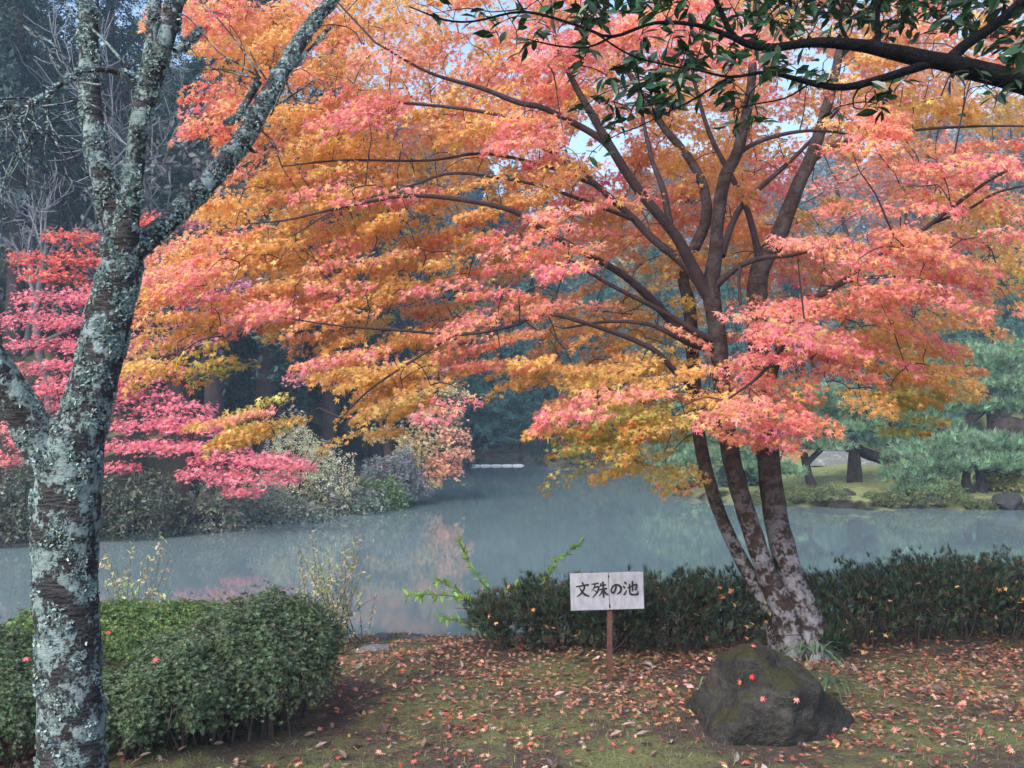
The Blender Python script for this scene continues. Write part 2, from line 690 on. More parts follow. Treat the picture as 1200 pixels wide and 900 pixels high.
def axis(lo, hi, dlo, dhi, fine, grow=1.18):
    a = list(np.arange(dlo, dhi + 1e-6, fine))
    s = fine
    while a[-1] < hi:
        s *= grow
        a.append(a[-1] + s)
    s = fine
    b = []
    x = dlo
    while x > lo:
        s *= grow
        x -= s
        b.append(x)
    return np.array(b[::-1] + a)


gx = axis(-120, 120, -9, 13, .13, 1.07)
gy = axis(-60, 150, 2.5, 25, .13, 1.06)
X, Y = np.meshgrid(gx, gy)
Z = ground_z(X, Y)
mb = MB()
nx, ny = len(gx), len(gy)
idx = np.arange(nx * ny).reshape(ny, nx)
mb.add(np.stack([X, Y, Z], -1).reshape(-1, 3), np.stack([idx[:-1, :-1], idx[:-1, 1:], idx[1:, 1:], idx[1:, :-1]], -1).reshape(-1, 4))
tag(mb.build('ground', M['ground'], smooth=True), kind='structure')
mb = MB()
mb.add([(-18, 6.5, WATER_Z), (24, 6.5, WATER_Z), (24, 48, WATER_Z), (-18, 48, WATER_Z)], [(0, 1, 2, 3)])
tag(mb.build('pond_water', M['water']), kind='structure')

# haze: one closed box of pale air round everything
hm, hnt, hout = nodes('haze_air')
pv = N(hnt, 'ShaderNodeVolumePrincipled', Density=HAZE_DENSITY)
pv.inputs['Color'].default_value = (.52, .74, 1.0, 1)
pv.inputs['Anisotropy'].default_value = .2
hnt.links.new(pv.outputs[0], hout.inputs['Volume'])
mb = MB()
zl, zh = float(Z.min()) - 1, 80
bx = [(x, y, z) for z in (zl, zh) for x, y in ((-140, -80), (140, -80), (140, 170), (-140, 170))]
mb.add(bx, [(0, 3, 2, 1), (4, 5, 6, 7), (0, 1, 5, 4), (1, 2, 6, 5), (2, 3, 7, 6), (3, 0, 4, 7)])
tag(mb.build('haze', hm), kind='stuff')

# ------------------------------------------------------------------ plant builders
def gz(x, y):
    return float(ground_z(np.array([x]), np.array([y]))[0])


def attach(skel_p, targets, parent, name, mat, r0=.0045, r1=.0016, sag=.12, sides=4, col=None):
    """Join each target to the nearest skeleton point with a thin curved twig."""
    sk = np.asarray(skel_p)
    t = np.asarray(targets)
    d = np.array([np.min(np.sum((sk - q) ** 2, 1)) for q in t])
    made = []
    for q in t[np.argsort(d)]:
        dd = np.sum((sk - q) ** 2, 1)
        a = sk[np.argmin(dd)]
        L = math.sqrt(dd.min())
        if L < .03:
            continue
        m1 = a + (q - a) * .35 + np.array([0, 0, sag * L]) + rng.normal(0, .05 * L, 3)
        m2 = a + (q - a) * .7 + np.array([0, 0, sag * .8 * L]) + rng.normal(0, .05 * L, 3)
        k = min(1.8, .6 + L)
        mb = MB()
        p, r = tube(mb, [a, m1, m2, q], [r0 * k, r0 * .8 * k, (r0 + r1) * .5, r1], sides, max(.08, L / 6), col=col)
        sk = np.concatenate([sk, p[1::2]])
        made.append((L, mb))
    made.sort(key=lambda e: -e[0])
    for L, mb in made[:95]:
        mb.build(name, M[mat], parent, True)
    if len(made) > 95:
        rest = MB()
        for L, mb in made[95:]:
            for v, f, c in zip(mb.v, mb.f, mb.c):
                rest.add(v, f - f.min(), c)
        rest.build('small_' + name + 's', M[mat], parent, True)['kind'] = 'stuff'
    return sk


def blob_rot(n, outward, droop=.5):
    return frames(outward + rng.normal(0, .5, (n, 3)) + np.array([0, 0, -droop]), np.array([0, 0, 1.0]) + rng.normal(0, .5, (n, 3)))


# ------------------------------------------------------------------ lichen-covered cherry tree (near left)
def cherry():
    base = P(88, 900, 3.6)
    base = np.array([base[0], 3.6, gz(base[0], 3.6)])
    t = thing('cherry_tree', base, 'old cherry tree at the left with dark bark crusted in blue-grey lichen', 'tree')
    mb = MB()
    px = lambda w, d: w * .86 / 2 / F * d
    D = 3.6
    trunk = [base + (0.0, 0, -.1), base + (.0, 0, .05), P(85, 900, D), P(80, 760, D), P(76, 660, D), P(78, 590, D), P(84, 530, D), P(105, 465, D + .02), P(122, 400, D + .03), P(138, 330, D + .04), P(146, 285, D + .05)]
    tube(mb, trunk, [px(120, D), px(104, D), px(88, D), px(80, D), px(80, D), px(88, D), px(78, D), px(62, D), px(58, D), px(54, D), px(54, D)], 28, .025, .035)
    mb.build('trunk', M['cherry_bark'], t, True)
    SK = []
    lich = MB()

    def flakes(p, r, dens, thr):
        seg = np.linalg.norm(np.diff(p, axis=0), axis=1)
        L = seg.sum()
        n = int(dens * L * np.mean(r) * 2 * math.pi)
        i = rng.integers(0, len(p) - 1, n)
        u = rng.random((n, 1))
        q = p[i] * (1 - u) + p[i + 1] * u
        tg = norm(p[i + 1] - p[i])
        a = norm(np.cross(tg, np.array([.3, .9, .2])))
        b2 = np.cross(tg, a)
        th = rng.uniform(0, 2 * math.pi, n)
        nr = np.cos(th)[:, None] * a + np.sin(th)[:, None] * b2
        pos = q + nr * r[i][:, None] * .99
        m = np.sin(pos[:, 0] * 41 + 2 * np.sin(pos[:, 2] * 17)) + np.sin(pos[:, 2] * 37 + 2.2 * np.sin(pos[:, 0] * 29 + pos[:, 1] * 23)) + .8 * np.sin(pos[:, 1] * 53 + pos[:, 2] * 21)
        k = m + rng.normal(0, .5, n) > thr - .35 * (pos[:, 2] - 1.3)
        pos, nr = pos[k], nr[k]
        n = len(pos)
        yd = np.cross(nr, rng.normal(size=(n, 3))) + nr * .55
        cols = jit(np.array([(.17, .25, .255), (.26, .33, .33), (.12, .18, .19), (.27, .32, .28)])[rng.integers(4, size=n)], .25, .05)
        inst(lich, *SMALLFAN, pos, frames(yd, nr), rng.uniform(.005, .012, n), cols)

    def limb(pts, sides=16, rough=.04, name='limb', step=.03):
        b = MB()
        p, r = tube(b, [P(x, y, d) for x, y, d, w in pts], [px(w * .86, d) for x, y, d, w in pts], sides, step, rough)
        b.build(name, M['cherry_bark'], t, True)
        SK.append(p)
        flakes(p, r, 20000, .85)
    flakes(*spline(trunk[2:], [px(w, D) for w in (88, 80, 80, 88, 78, 62, 58, 54, 54)], .03), 30000, 1.0)
    limb([(82, 580, D, 60), (62, 540, D - .02, 62), (35, 498, D - .06, 58), (8, 450, D - .1, 54), (-25, 400, D - .15, 50), (-80, 300, D - .2, 44), (-120, 120, D - .2, 34)])
    limb([(146, 300, D + .05, 44), (130, 245, D + .1, 40), (114, 180, D + .15, 34), (106, 110, D + .2, 32), (104, 40, D + .22, 30), (107, -60, D + .25, 26), (120, -200, D + .3, 18)])
    limb([(146, 305, D + .03, 44), (150, 260, D, 34), (157, 200, D - .03, 30), (164, 140, D - .05, 30), (175, 107, D - .06, 34), (188, 65, D - .08, 28), (200, 25, D - .1, 26), (210, -20, D - .1, 26), (235, -160, D - .1, 16)])
    limb([(166, 135, D - .04, 22), (170, 97, D, 22), (177, 50, D + .03, 20), (182, 0, D + .05, 20), (180, -120, D + .1, 12)])
    limb([(145, 305, D + .05, 42), (168, 285, D + .1, 36), (200, 256, D + .2, 32), (240, 217, D + .35, 31), (283, 165, D + .5, 30), (313, 115, D + .65, 28), (338, 72, D + .8, 24), (367, 27, D + .95, 20), (398, -15, D + 1.1, 18), (450, -110, D + 1.4, 12)])
    limb([(165, 110, D - .05, 13), (150, 90, D - .1, 11), (120, 81, D - .15, 9), (85, 88, D - .2, 9), (57, 110, D - .25, 8), (33, 123, D - .3, 7), (-10, 126, D - .35, 5)], 8, .06)
    limb([(304, 95, D + .62, 12), (293, 113, D + .62, 12), (278, 138, D + .62, 11), (262, 143, D + .62, 7)], 8, .08)
    limb([(345, 78, D + .85, 8), (362, 58, D + .85, 5), (388, 32, D + .85, 4)], 6, .05)
    limb([(205, 60, D - .1, 12), (222, 48, D - .05, 11), (236, 34, D, 9)], 8, .06)
    lich.build('lichen', M['litter'], t)
    # fine bare twigs

    def tw(pts, w0, w1):
        n = len(pts)
        b = MB()
        tube(b, [P(x, y, d) for x, y, d in pts], [px(w0 + (w1 - w0) * i / (n - 1), pts[0][2]) for i in range(n)], 5, .05)
        b.build('twig', M['cherry_bark'], t, True)
    e = D + .62
    tw([(305, 92, e), (285, 60, e), (262, 30, e), (232, -4, e)], 3.5, 1.5)
    tw([(305, 92, e), (280, 75, e), (255, 60, e), (222, 22, e), (200, 10, e)], 3.2, 1.2)
    tw([(303, 92, e), (270, 85, e), (240, 75, e), (215, 45, e)], 2.5, 1)
    tw([(302, 94, e), (270, 82, e), (225, 82, e), (200, 80, e)], 3, 1)
    tw([(312, 93, e), (300, 75, e), (293, 60, e)], 3.5, 1.5)
    tw([(312, 130, e), (345, 110, e), (372, 92, e), (380, 100, e)], 3, 1.2)
    tw([(318, 135, e), (335, 95, e), (352, 80, e), (378, 100, e)], 2.5, 1)
    tw([(335, 95, e), (345, 115, e), (372, 122, e)], 4, 2)
    tw([(300, 150, e), (320, 165, e), (330, 195, e), (350, 225, e), (362, 250, e)], 2.2, .8)
    tw([(150, 80, 3.5), (120, 45, 3.5), (85, 15, 3.5), (60, -20, 3.5)], 5, 2)
    tw([(120, 100, 3.4), (80, 90, 3.4), (40, 40, 3.4), (-5, 5, 3.4)], 4, 2)
    tw([(90, 88, 3.4), (60, 50, 3.4), (25, 30, 3.4), (0, -5, 3.4)], 3, 1.5)
    # stipule twigs
    for x, y in ((292, 172), (308, 141), (285, 168)):
        tw([(x - 5, y - 5, D + .55), (x + 4, y + 5, D + .5), (x + 9, y + 6, D + .48)], 8, 3)
    lines = []
    for k in range(46):
        x0 = rng.uniform(-60, 60)
        y0 = rng.uniform(110, 150)
        d = rng.uniform(3.0, 3.9)
        pts = [(x0, y0, d)]
        a = rng.uniform(.3, 2.4)
        for s in range(5):
            a += rng.normal(0, .5)
            L = rng.uniform(14, 34)
            pts.append((pts[-1][0] + L * math.cos(a), pts[-1][1] + L * math.sin(a), d + rng.normal(0, .05)))
        tw2 = [P(*q) for q in pts]
        b = MB()
        tube(b, tw2, np.linspace(.0035, .001, len(tw2)), 4, .05)
        b.build('twiglet', M['cherry_bark'], t, True)


cherry()


# ------------------------------------------------------------------ the large orange maple
PAL = {
    'P': [(.86, .28, .27), (.86, .33, .28), (.84, .26, .31)],
    'R': [(.86, .26, .20), (.85, .32, .20), (.82, .26, .26)],
    'O': [(.86, .48, .20), (.85, .42, .23), (.85, .52, .19), (.86, .41, .27)],
    'Y': [(.80, .50, .15), (.80, .46, .14), (.72, .50, .15)],
    'G': [(.50, .49, .13), (.43, .46, .14), (.60, .47, .12)],
}
CROWN = [
    ".....rOOOOOOOOOOPPPOPOoOoOOOOO",
    "......OOOOOoOOOPPPPPPPOoOoOOor",
    "......rOoOoOOOOPPPOOPOo.oOyOo.",
    "......roOOPOOOOPOOpOOOPoorYyYy",
    ".......OOYOOYOOPOoOOOOoporrorr",
    ".......OYOYYYOOOOPoOOOpp..rrpr",
    "......OOYOYYooOOPOOOOOOyr..rOr",
    "....oOPOYoOOOOOPPOOoYOYPOPRPPO",
    "....OPYOOPYYOOPPoooo..PPOPPPO.",
    "....OYoPYOYgOPPOOOyo..PPPYOOo.",
    "....Yg...oOYYOpO.oYyopPPPYYo..",
    "......g...YYY..yYYYYyPPP.yGy..",
    "......gG..yy....YGGGyPPr..g...",
    "................gGGg..........",
]


def maple_sprays(cells, trunk_xy, Rmax, front_cls, dmid):
    """Spray centres: one pool of points spread through the crown's own volume."""
    out = []
    for r, row in enumerate(cells):
        for c, ch in enumerate(row):
            if ch == '.':
                continue
            n = rng.poisson(5.4) if ch.isupper() else rng.poisson(2.7)
            for _ in range(n):
                px = c * 40 + rng.uniform(-4, 44)
                py = r * 40 + rng.uniform(-16, 32)
                cl = ch.upper()
                if rng.random() < .22:
                    cl = rng.choice(list('OOYYP'))
                x = (px - 600) / F * 6.2 - trunk_xy[0]
                half = math.sqrt(max(.12, 1 - (x / Rmax) ** 2)) * 2.6
                if cl in front_cls:
                    d = dmid + rng.uniform(-.62, .05) * half
                else:
                    d = dmid + rng.uniform(-.12, .85) * half
                if cl in 'YG' and py > 420:
                    d = dmid + rng.uniform(-.38, .35) * half
                if 700 < px < 965 and 70 < py < 335 and rng.random() < .93:
                    d = dmid + rng.uniform(.18, .9) * half
                elif px < 720 and py < 420 and rng.random() < .45:
                    d = dmid + rng.uniform(-.1, .8) * half
                out.append((px, py, max(4.2, d), cl))
    return out


def maple():
    bx, by = P(943, 752, 6.35)[:2]
    base = np.array([bx, by, gz(bx, by)])
    t = thing('maple_tree', base, 'large maple with leaning pale-blotched stems and a broad orange and salmon crown', 'tree')
    SK = []

    def stem(pts, name, mat, sides=14, rough=.03, step=.05, bottom=None):
        b = MB()
        pp = [P(x, y, d) for x, y, d, w in pts]
        rr = [w * (.84 if sides > 12 else .80) / 2 / F * d for x, y, d, w in pts]
        if bottom is not None:
            pp[0] = np.array(bottom)
        p, r = tube(b, pp, rr, sides, step, rough)
        b.build(name, M[mat], t, True)
        SK.append(p[p[:, 2] > 1.35])
    B = 'maple_bark'
    S = 'maple_branch'
    # three stems out of one foot
    stem([(952, 765, 6.35, 70), (946, 735, 6.36, 50), (928, 680, 6.38, 37), (910, 610, 6.4, 33), (903, 560, 6.42, 32), (897, 500, 6.45, 31), (890, 430, 6.5, 29), (887, 360, 6.52, 28), (891, 315, 6.55, 27), (908, 285, 6.57, 25), (920, 257, 6.6, 22), (935, 218, 6.62, 20), (950, 185, 6.65, 18), (965, 140, 6.7, 16), (982, 70, 6.8, 12), (1000, -40, 6.9, 9), (1020, -150, 7, 4)], 'trunk', B, 20, .04, .04, base + (.03, 0, -.06))
    stem([(935, 765, 6.3, 54), (920, 725, 6.3, 36), (898, 670, 6.28, 28), (874, 600, 6.25, 26), (859, 545, 6.22, 25), (848, 480, 6.2, 24), (842, 400, 6.18, 24), (833, 340, 6.16, 25), (838, 300, 6.14, 20), (842, 250, 6.12, 18), (850, 207, 6.1, 18), (865, 175, 6.08, 16), (878, 115, 6.05, 13), (884, 50, 6, 11), (890, -60, 5.9, 8), (900, -160, 5.8, 4)], 'trunk', B, 18, .04, .04, base + (-.06, -.03, -.06))
    stem([(918, 765, 6.45, 36), (905, 725, 6.45, 24), (868, 655, 6.48, 19), (843, 600, 6.5, 18), (826, 545, 6.52, 18), (817, 493, 6.53, 18), (812, 420, 6.55, 18), (808, 360, 6.57, 18), (802, 320, 6.6, 16), (826, 262, 6.6, 16), (825, 222, 6.65, 14), (807, 185, 6.7, 12), (777, 148, 6.75, 10), (740, 90, 6.8, 8), (700, 10, 6.9, 5)], 'trunk', B, 14, .04, .05, base + (-.13, .1, -.06))
    # limbs
    stem([(830, 345, 6.16, 22), (816, 322, 6.1, 19), (792, 277, 6.0, 16), (750, 225, 5.9, 15), (722, 183, 5.82, 14), (694, 135, 5.75, 12), (670, 92, 5.7, 9), (650, 40, 5.6, 6), (640, -60, 5.5, 3)], 'limb', S, 12)
    stem([(785, 262, 5.98, 11), (777, 222, 6.0, 9), (764, 187, 6.05, 7), (752, 130, 6.1, 5), (745, 60, 6.2, 3)], 'limb', S, 8)
    stem([(822, 335, 6.3, 16), (800, 308, 6.35, 14), (765, 280, 6.4, 12), (741, 255, 6.45, 11), (700, 218, 6.5, 9), (677, 198, 6.52, 8), (613, 160, 6.6, 5), (560, 132, 6.7, 3)], 'limb', S, 10)
    stem([(722, 183, 5.82, 11), (700, 160, 5.8, 11), (640, 128, 5.7, 9), (607, 120, 5.65, 9), (563, 103, 5.6, 7), (503, 85, 5.5, 5), (440, 50, 5.4, 3)], 'limb', S, 8)
    stem([(607, 140, 5.9, 6), (560, 130, 5.9, 6), (500, 123, 5.9, 5), (433, 120, 5.9, 3.5), (380, 135, 5.9, 2)], 'limb', S, 6)
    stem([(700, 218, 6.5, 7), (673, 207, 6.45, 6), (633, 193, 6.4, 5.5), (567, 180, 6.3, 5), (500, 188, 6.2, 4), (400, 188, 6.1, 3.5), (330, 195, 6.0, 2)], 'limb', S, 6)
    stem([(742, 257, 6.42, 7), (670, 230, 6.2, 6), (613, 213, 6.1, 5.5), (533, 203, 6, 5), (483, 217, 5.95, 4), (400, 243, 5.9, 3), (345, 275, 5.85, 2)], 'limb', S, 6)
    stem([(812, 410, 6.5, 16), (790, 380, 6.45, 14), (753, 341, 6.3, 13), (727, 320, 6.2, 11), (697, 303, 6.1, 10), (665, 285, 6.0, 9), (640, 272, 5.95, 9), (600, 247, 5.85, 8), (533, 233, 5.75, 7), (473, 230, 5.65, 6), (400, 243, 5.55, 4.5), (335, 258, 5.45, 3), (290, 262, 5.4, 1.5)], 'limb', S, 10)
    stem([(838, 400, 6.18, 14), (820, 392, 6.12, 12), (790, 373, 6.05, 9), (763, 358, 6.0, 8), (710, 331, 5.9, 6), (660, 300, 5.8, 3)], 'limb', S, 8)
    stem([(838, 408, 6.18, 14), (815, 405, 6.1, 11), (795, 396, 6.0, 9), (760, 380, 5.95, 7), (710, 377, 5.9, 5), (660, 385, 5.8, 3)], 'limb', S, 8)
    stem([(840, 470, 6.2, 13), (815, 455, 6.1, 10), (793, 437, 6.0, 9), (772, 415, 5.92, 9), (753, 403, 5.88, 8), (700, 383, 5.8, 7), (640, 368, 5.7, 6), (600, 382, 5.6, 4), (543, 392, 5.55, 4), (467, 387, 5.5, 4), (400, 382, 5.45, 3), (330, 372, 5.4, 2)], 'limb', S, 8)
    stem([(560, 391, 5.56, 4), (533, 393, 5.55, 4), (483, 423, 5.5, 4), (433, 457, 5.5, 3), (400, 490, 5.5, 1.5)], 'limb', S, 6)
    stem([(838, 335, 6.14, 14), (850, 325, 6.1, 10), (870, 310, 6.0, 9), (900, 301, 5.9, 7), (930, 299, 5.8, 5), (980, 285, 5.6, 3)], 'limb', S, 8)
    stem([(893, 320, 6.55, 16), (885, 280, 6.5, 10), (875, 245, 6.45, 9), (860, 212, 6.4, 8), (833, 160, 6.35, 7), (815, 100, 6.3, 5), (800, 20, 6.2, 3)], 'limb', S, 8)
    stem([(846, 300, 6.3, 11), (855, 270, 6.4, 10), (872, 237, 6.5, 9), (900, 212, 6.6, 8), (940, 175, 6.7, 6), (990, 120, 6.9, 4)], 'limb', S, 8)
    stem([(852, 196, 6.1, 9), (875, 173, 6.15, 7), (915, 158, 6.2, 6), (960, 153, 6.25, 4.5), (1010, 160, 6.3, 3)], 'limb', S, 6)
    stem([(950, 190, 6.65, 10), (975, 172, 6.6, 7), (1000, 163, 6.55, 6), (1040, 157, 6.45, 5), (1100, 150, 6.3, 4.5), (1200, 148, 6.1, 3.5), (1290, 160, 5.9, 2)], 'limb', S, 6)
    stem([(900, 460, 6.45, 14), (918, 395, 6.2, 12), (935, 362, 6.0, 10), (977, 337, 5.8, 9), (1013, 310, 5.65, 8), (1050, 290, 5.55, 7), (1090, 263, 5.45, 7), (1133, 230, 5.35, 6), (1180, 200, 5.2, 5), (1260, 175, 5.0, 3)], 'limb', S, 8)
    stem([(977, 337, 5.8, 7), (1000, 328, 5.7, 6), (1040, 324, 5.6, 5), (1100, 328, 5.5, 4), (1160, 335, 5.4, 2)], 'limb', S, 6)
    stem([(1090, 263, 5.45, 5), (1133, 246, 5.4, 4.5), (1170, 225, 5.3, 4), (1215, 215, 5.2, 3)], 'limb', S, 6)
    stem([(935, 362, 6, 7), (920, 400, 5.7, 6), (890, 440, 5.4, 5), (850, 470, 5.2, 3)], 'limb', S, 6)
    stem([(868, 308, 6.0, 6), (866, 330, 6.0, 5), (868, 357, 6.0, 5)], 'limb', S, 6)
    sk = np.concatenate(SK)
    # sprays
    sp = maple_sprays(CROWN, (bx, by), 4.2, 'PR', 6.2)
    for _ in range(70):        # the crown above the frame and to the right of it
        px, py = rng.uniform(180, 1350), rng.uniform(-330, -10)
        sp.append((px, py, rng.uniform(5.0, 8.2), rng.choice(list('POOY'))))
    for _ in range(30):
        sp.append((rng.uniform(1200, 1420), rng.uniform(0, 380), rng.uniform(4.9, 7.4), rng.choice(list('POOY'))))
    cen = PV([s[0] for s in sp], [s[1] for s in sp], [s[2] for s in sp])
    b = MB()
    lf = MB()
    trunk_top = np.array([P(850, 330, 6.3)[0], 6.3])
    tips = []
    for (px_, py_, d_, cl), c in zip(sp, cen):
        out = np.array([c[0] - trunk_top[0], c[1] - trunk_top[1], 0])
        out = norm(out + rng.normal(0, .5, 3) * np.array([1, 1, 0]))
        side = np.array([-out[1], out[0], 0])
        L = rng.uniform(.26, .52)
        Wd = L * rng.uniform(.35, .55)
        n = int(rng.uniform(95, 165))
        u = rng.beta(1.3, 1.1, n)
        w = rng.uniform(-1, 1, n) * np.sin(np.clip(u * .85 + .15, 0, 1) * math.pi) ** .6
        droop = rng.uniform(.05, .5)
        pos = c + np.outer((u - .5) * L, out) + np.outer(w * Wd, side)
        pos[:, 2] += -droop * (u ** 2) * L + rng.normal(0, .016, n)
        ydir = out * 0.9 + np.outer(w, side) * .9 + rng.normal(0, .35, (n, 3))
        ydir[:, 2] -= rng.uniform(.2, 1.0, n)
        nrm = np.array([0, 0, 1.0]) + rng.normal(0, .45, (n, 3))
        rot = frames(ydir, nrm)
        pal = np.array(PAL[cl])
        basec = pal[rng.integers(len(pal))]
        cols = np.tile(basec, (n, 1))
        mixm = rng.random(n) < .30
        other = np.array(PAL[rng.choice(list('YYG') if cl == 'G' else list('OOY') if cl != 'O' else list('YYP'))])
        cols[mixm] = other[rng.integers(len(other), size=mixm.sum())]
        if cl == 'G':
            k = (u > .8) & (rng.random(n) < .3)
            cols[k] = np.array((.76, .26, .07))
        cols = jit(cols, .16, .05)
        kk = rng.integers(0, 3, n)
        sz_ = rng.lognormal(math.log(.0275), .25, n).clip(.014, .044)
        for q in range(3):
            w_ = kk == q
            inst(lf, *LEAVES[q], pos[w_], rot[w_], sz_[w_], cols[w_])
        _ = (lf, pos, rot, rng.lognormal(math.log(.0275), .25, n).clip(.014, .044), cols)
        tips.append(c - out * L * .45)
    attach(sk, tips, t, 'twig', 'maple_branch', .0050, .0016, .10, 4)
    lf.build('crown', M['maple_leaf'], t)


maple()


# ------------------------------------------------------------------ overhanging broadleaf evergreen (upper right)
def evergreen():
    D = 3.0
    bx, by = 2.75, 3.2
    base = np.array([bx, by, gz(bx, by)])
    t = thing('evergreen_oak', base, 'dark evergreen tree reaching a thick black limb and oval leaves in from the upper right', 'tree')
    b = MB()
    tube(b, [base + (0, 0, -.1), base + (.02, 0, .6), base + (-.03, 0, 1.6), base + (.05, .02, 2.6), base + (.15, .05, 3.8), base + (.1, .1, 5.2)], [.16, .13, .12, .11, .09, .05], 16, .06, .05)
    b.build('trunk', M['dark_bark'], t, True)
    SK = []

    def limb(pts, sides=10):
        bb = MB()
        p, r = tube(bb, [q[0] if len(q) == 2 else P(*q[:3]) for q in pts], [q[1] if len(q) == 2 else q[3] * .85 / 2 / F * q[2] for q in pts], sides, .04, .06)
        bb.build('limb', M['dark_bark'], t, True)
        SK.append(p)
    limb([(base + (0, 0, 2.2), .07), (1330, 130, 3.1, 46), (1260, 112, 3.05, 36), (1200, 96, 3, 31), (1150, 84, 3, 27), (1100, 72, 3, 25), (1050, 62, 2.98, 21), (1000, 52, 2.96, 17), (950, 50, 2.95, 13), (900, 56, 2.94, 11), (862, 45, 2.93, 10), (848, 20, 2.92, 8), (835, -8, 2.9, 6)])
    limb([(1110, 72, 3, 18), (1135, 50, 3.05, 15), (1165, 30, 3.1, 14), (1200, -2, 3.15, 13), (1250, -60, 3.2, 10)])
    limb([(1090, 74, 3, 14), (1040, 90, 2.92, 11), (990, 102, 2.88, 10), (950, 97, 2.85, 8), (900, 85, 2.82, 6), (855, 90, 2.8, 4), (810, 80, 2.78, 3)])
    limb([(862, 45, 2.93, 8), (820, 30, 2.9, 6), (767, 27, 2.87, 5), (717, 43, 2.84, 5), (680, 31, 2.82, 4), (615, 14, 2.8, 4), (555, 25, 2.78, 3), (520, 23, 2.76, 3), (480, 8, 2.75, 2)], 8)
    limb([(717, 43, 2.84, 4), (690, 55, 2.83, 3), (655, 54, 2.82, 3), (618, 46, 2.8, 2)], 6)
    limb([(700, 40, 2.83, 3), (730, 60, 2.84, 3), (755, 70, 2.85, 3), (800, 80, 2.86, 3)], 6)
    limb([(615, 14, 2.8, 3), (600, -10, 2.8, 2)], 6)
    limb([(855, 90, 2.8, 3), (820, 112, 2.78, 3), (790, 128, 2.76, 2), (745, 150, 2.75, 2)], 6)
    limb([(950, 97, 2.85, 3), (920, 115, 2.83, 2.5), (885, 122, 2.8, 2), (855, 130, 2.8, 1.5)], 6)
    limb([(1030, 60, 2.97, 8), (1028, 30, 2.97, 7), (1030, 0, 2.97, 6), (1035, -40, 3, 4)], 8)
    limb([(1000, 55, 2.96, 6), (985, 30, 2.95, 5), (990, -10, 2.95, 4)], 6)
    limb([(1040, 88, 2.92, 5), (1005, 105, 2.9, 3), (1000, 125, 2.9, 2), (1010, 128, 2.88, 1.5)], 6)
    sk = np.concatenate(SK)
    cl = [(500, 12, 18, 5), (545, 8, 18, 4), (585, 8, 22, 3), (622, 20, 18, 5), (645, 22, 22, 4), (632, 48, 16, 5), (655, 25, 18, 4), (690, 15, 25, 9), (725, 10, 30, 12), (765, 15, 30, 14), (800, 10, 30, 14),
          (690, 62, 22, 6), (735, 85, 28, 12), (770, 75, 28, 14), (815, 60, 30, 16), (850, 75, 25, 10), (745, 105, 24, 8), (770, 110, 18, 6), (795, 105, 22, 8), (690, 130, 10, 2), (725, 145, 14, 3), (708, 172, 8, 1), (690, 172, 8, 1),
          (720, 132, 22, 6), (835, 105, 18, 5), (858, 128, 18, 6), (885, 142, 10, 2), (870, 20, 30, 16), (905, 15, 30, 18), (940, 22, 28, 16), (975, 12, 30, 20), (1010, 22, 28, 20), (1050, 15, 30, 22), (1090, 20, 30, 22), (1130, 12, 28, 18),
          (1165, 55, 28, 14), (1180, 10, 28, 16), (1195, 65, 20, 8), (930, 82, 18, 6), (890, 72, 20, 7), (965, 85, 16, 4), (1030, 105, 16, 5), (1062, 102, 8, 2), (985, 128, 7, 1), (1040, 125, 12, 3), (1130, 100, 24, 6), (1165, 108, 10, 2),
          (1000, -30, 60, 40), (1120, -40, 60, 40), (880, -40, 60, 30), (760, -40, 60, 24), (1240, 20, 40, 30), (1260, 80, 40, 20), (650, -25, 40, 10)]
    lf = MB()
    tw = MB()
    tips = []
    for x, y, s, n in cl:
        n = int(n * (3.0 if x > 680 else 1.7) + .5)
        d = 2.86 + rng.uniform(-.12, .25)
        if x > 850 and y < 62:
            d, y = rng.uniform(3.05, 3.4), y - 10
        k = max(1, n // 4)
        c = PV(x + rng.normal(0, s * .75, k), y + rng.normal(0, s * .6, k), d + rng.normal(0, .08, k))
        for q in c:
            tips.append(q)
        m = max(n, k)
        wh = rng.integers(k, size=m)
        pos = c[wh] + rng.normal(0, .012, (m, 3))
        yd = rng.normal(0, 1, (m, 3)) * np.array([1, .8, .5]) + np.array([-.25, 0, -.35])
        rot = frames(yd, np.array([0, -.25, .8]) + rng.normal(0, .55, (m, 3)))
        cols = jit(np.tile((.014, .046, .013), (m, 1)), .35, .08)
        inst(lf, *OVAL, pos, rot, rng.uniform(.042, .072, m), cols)
    attach(sk, tips, t, 'twig', 'dark_bark', .003, .0012, .05, 4)
    lf.build('crown', M['glossy_leaf'], t)


evergreen()


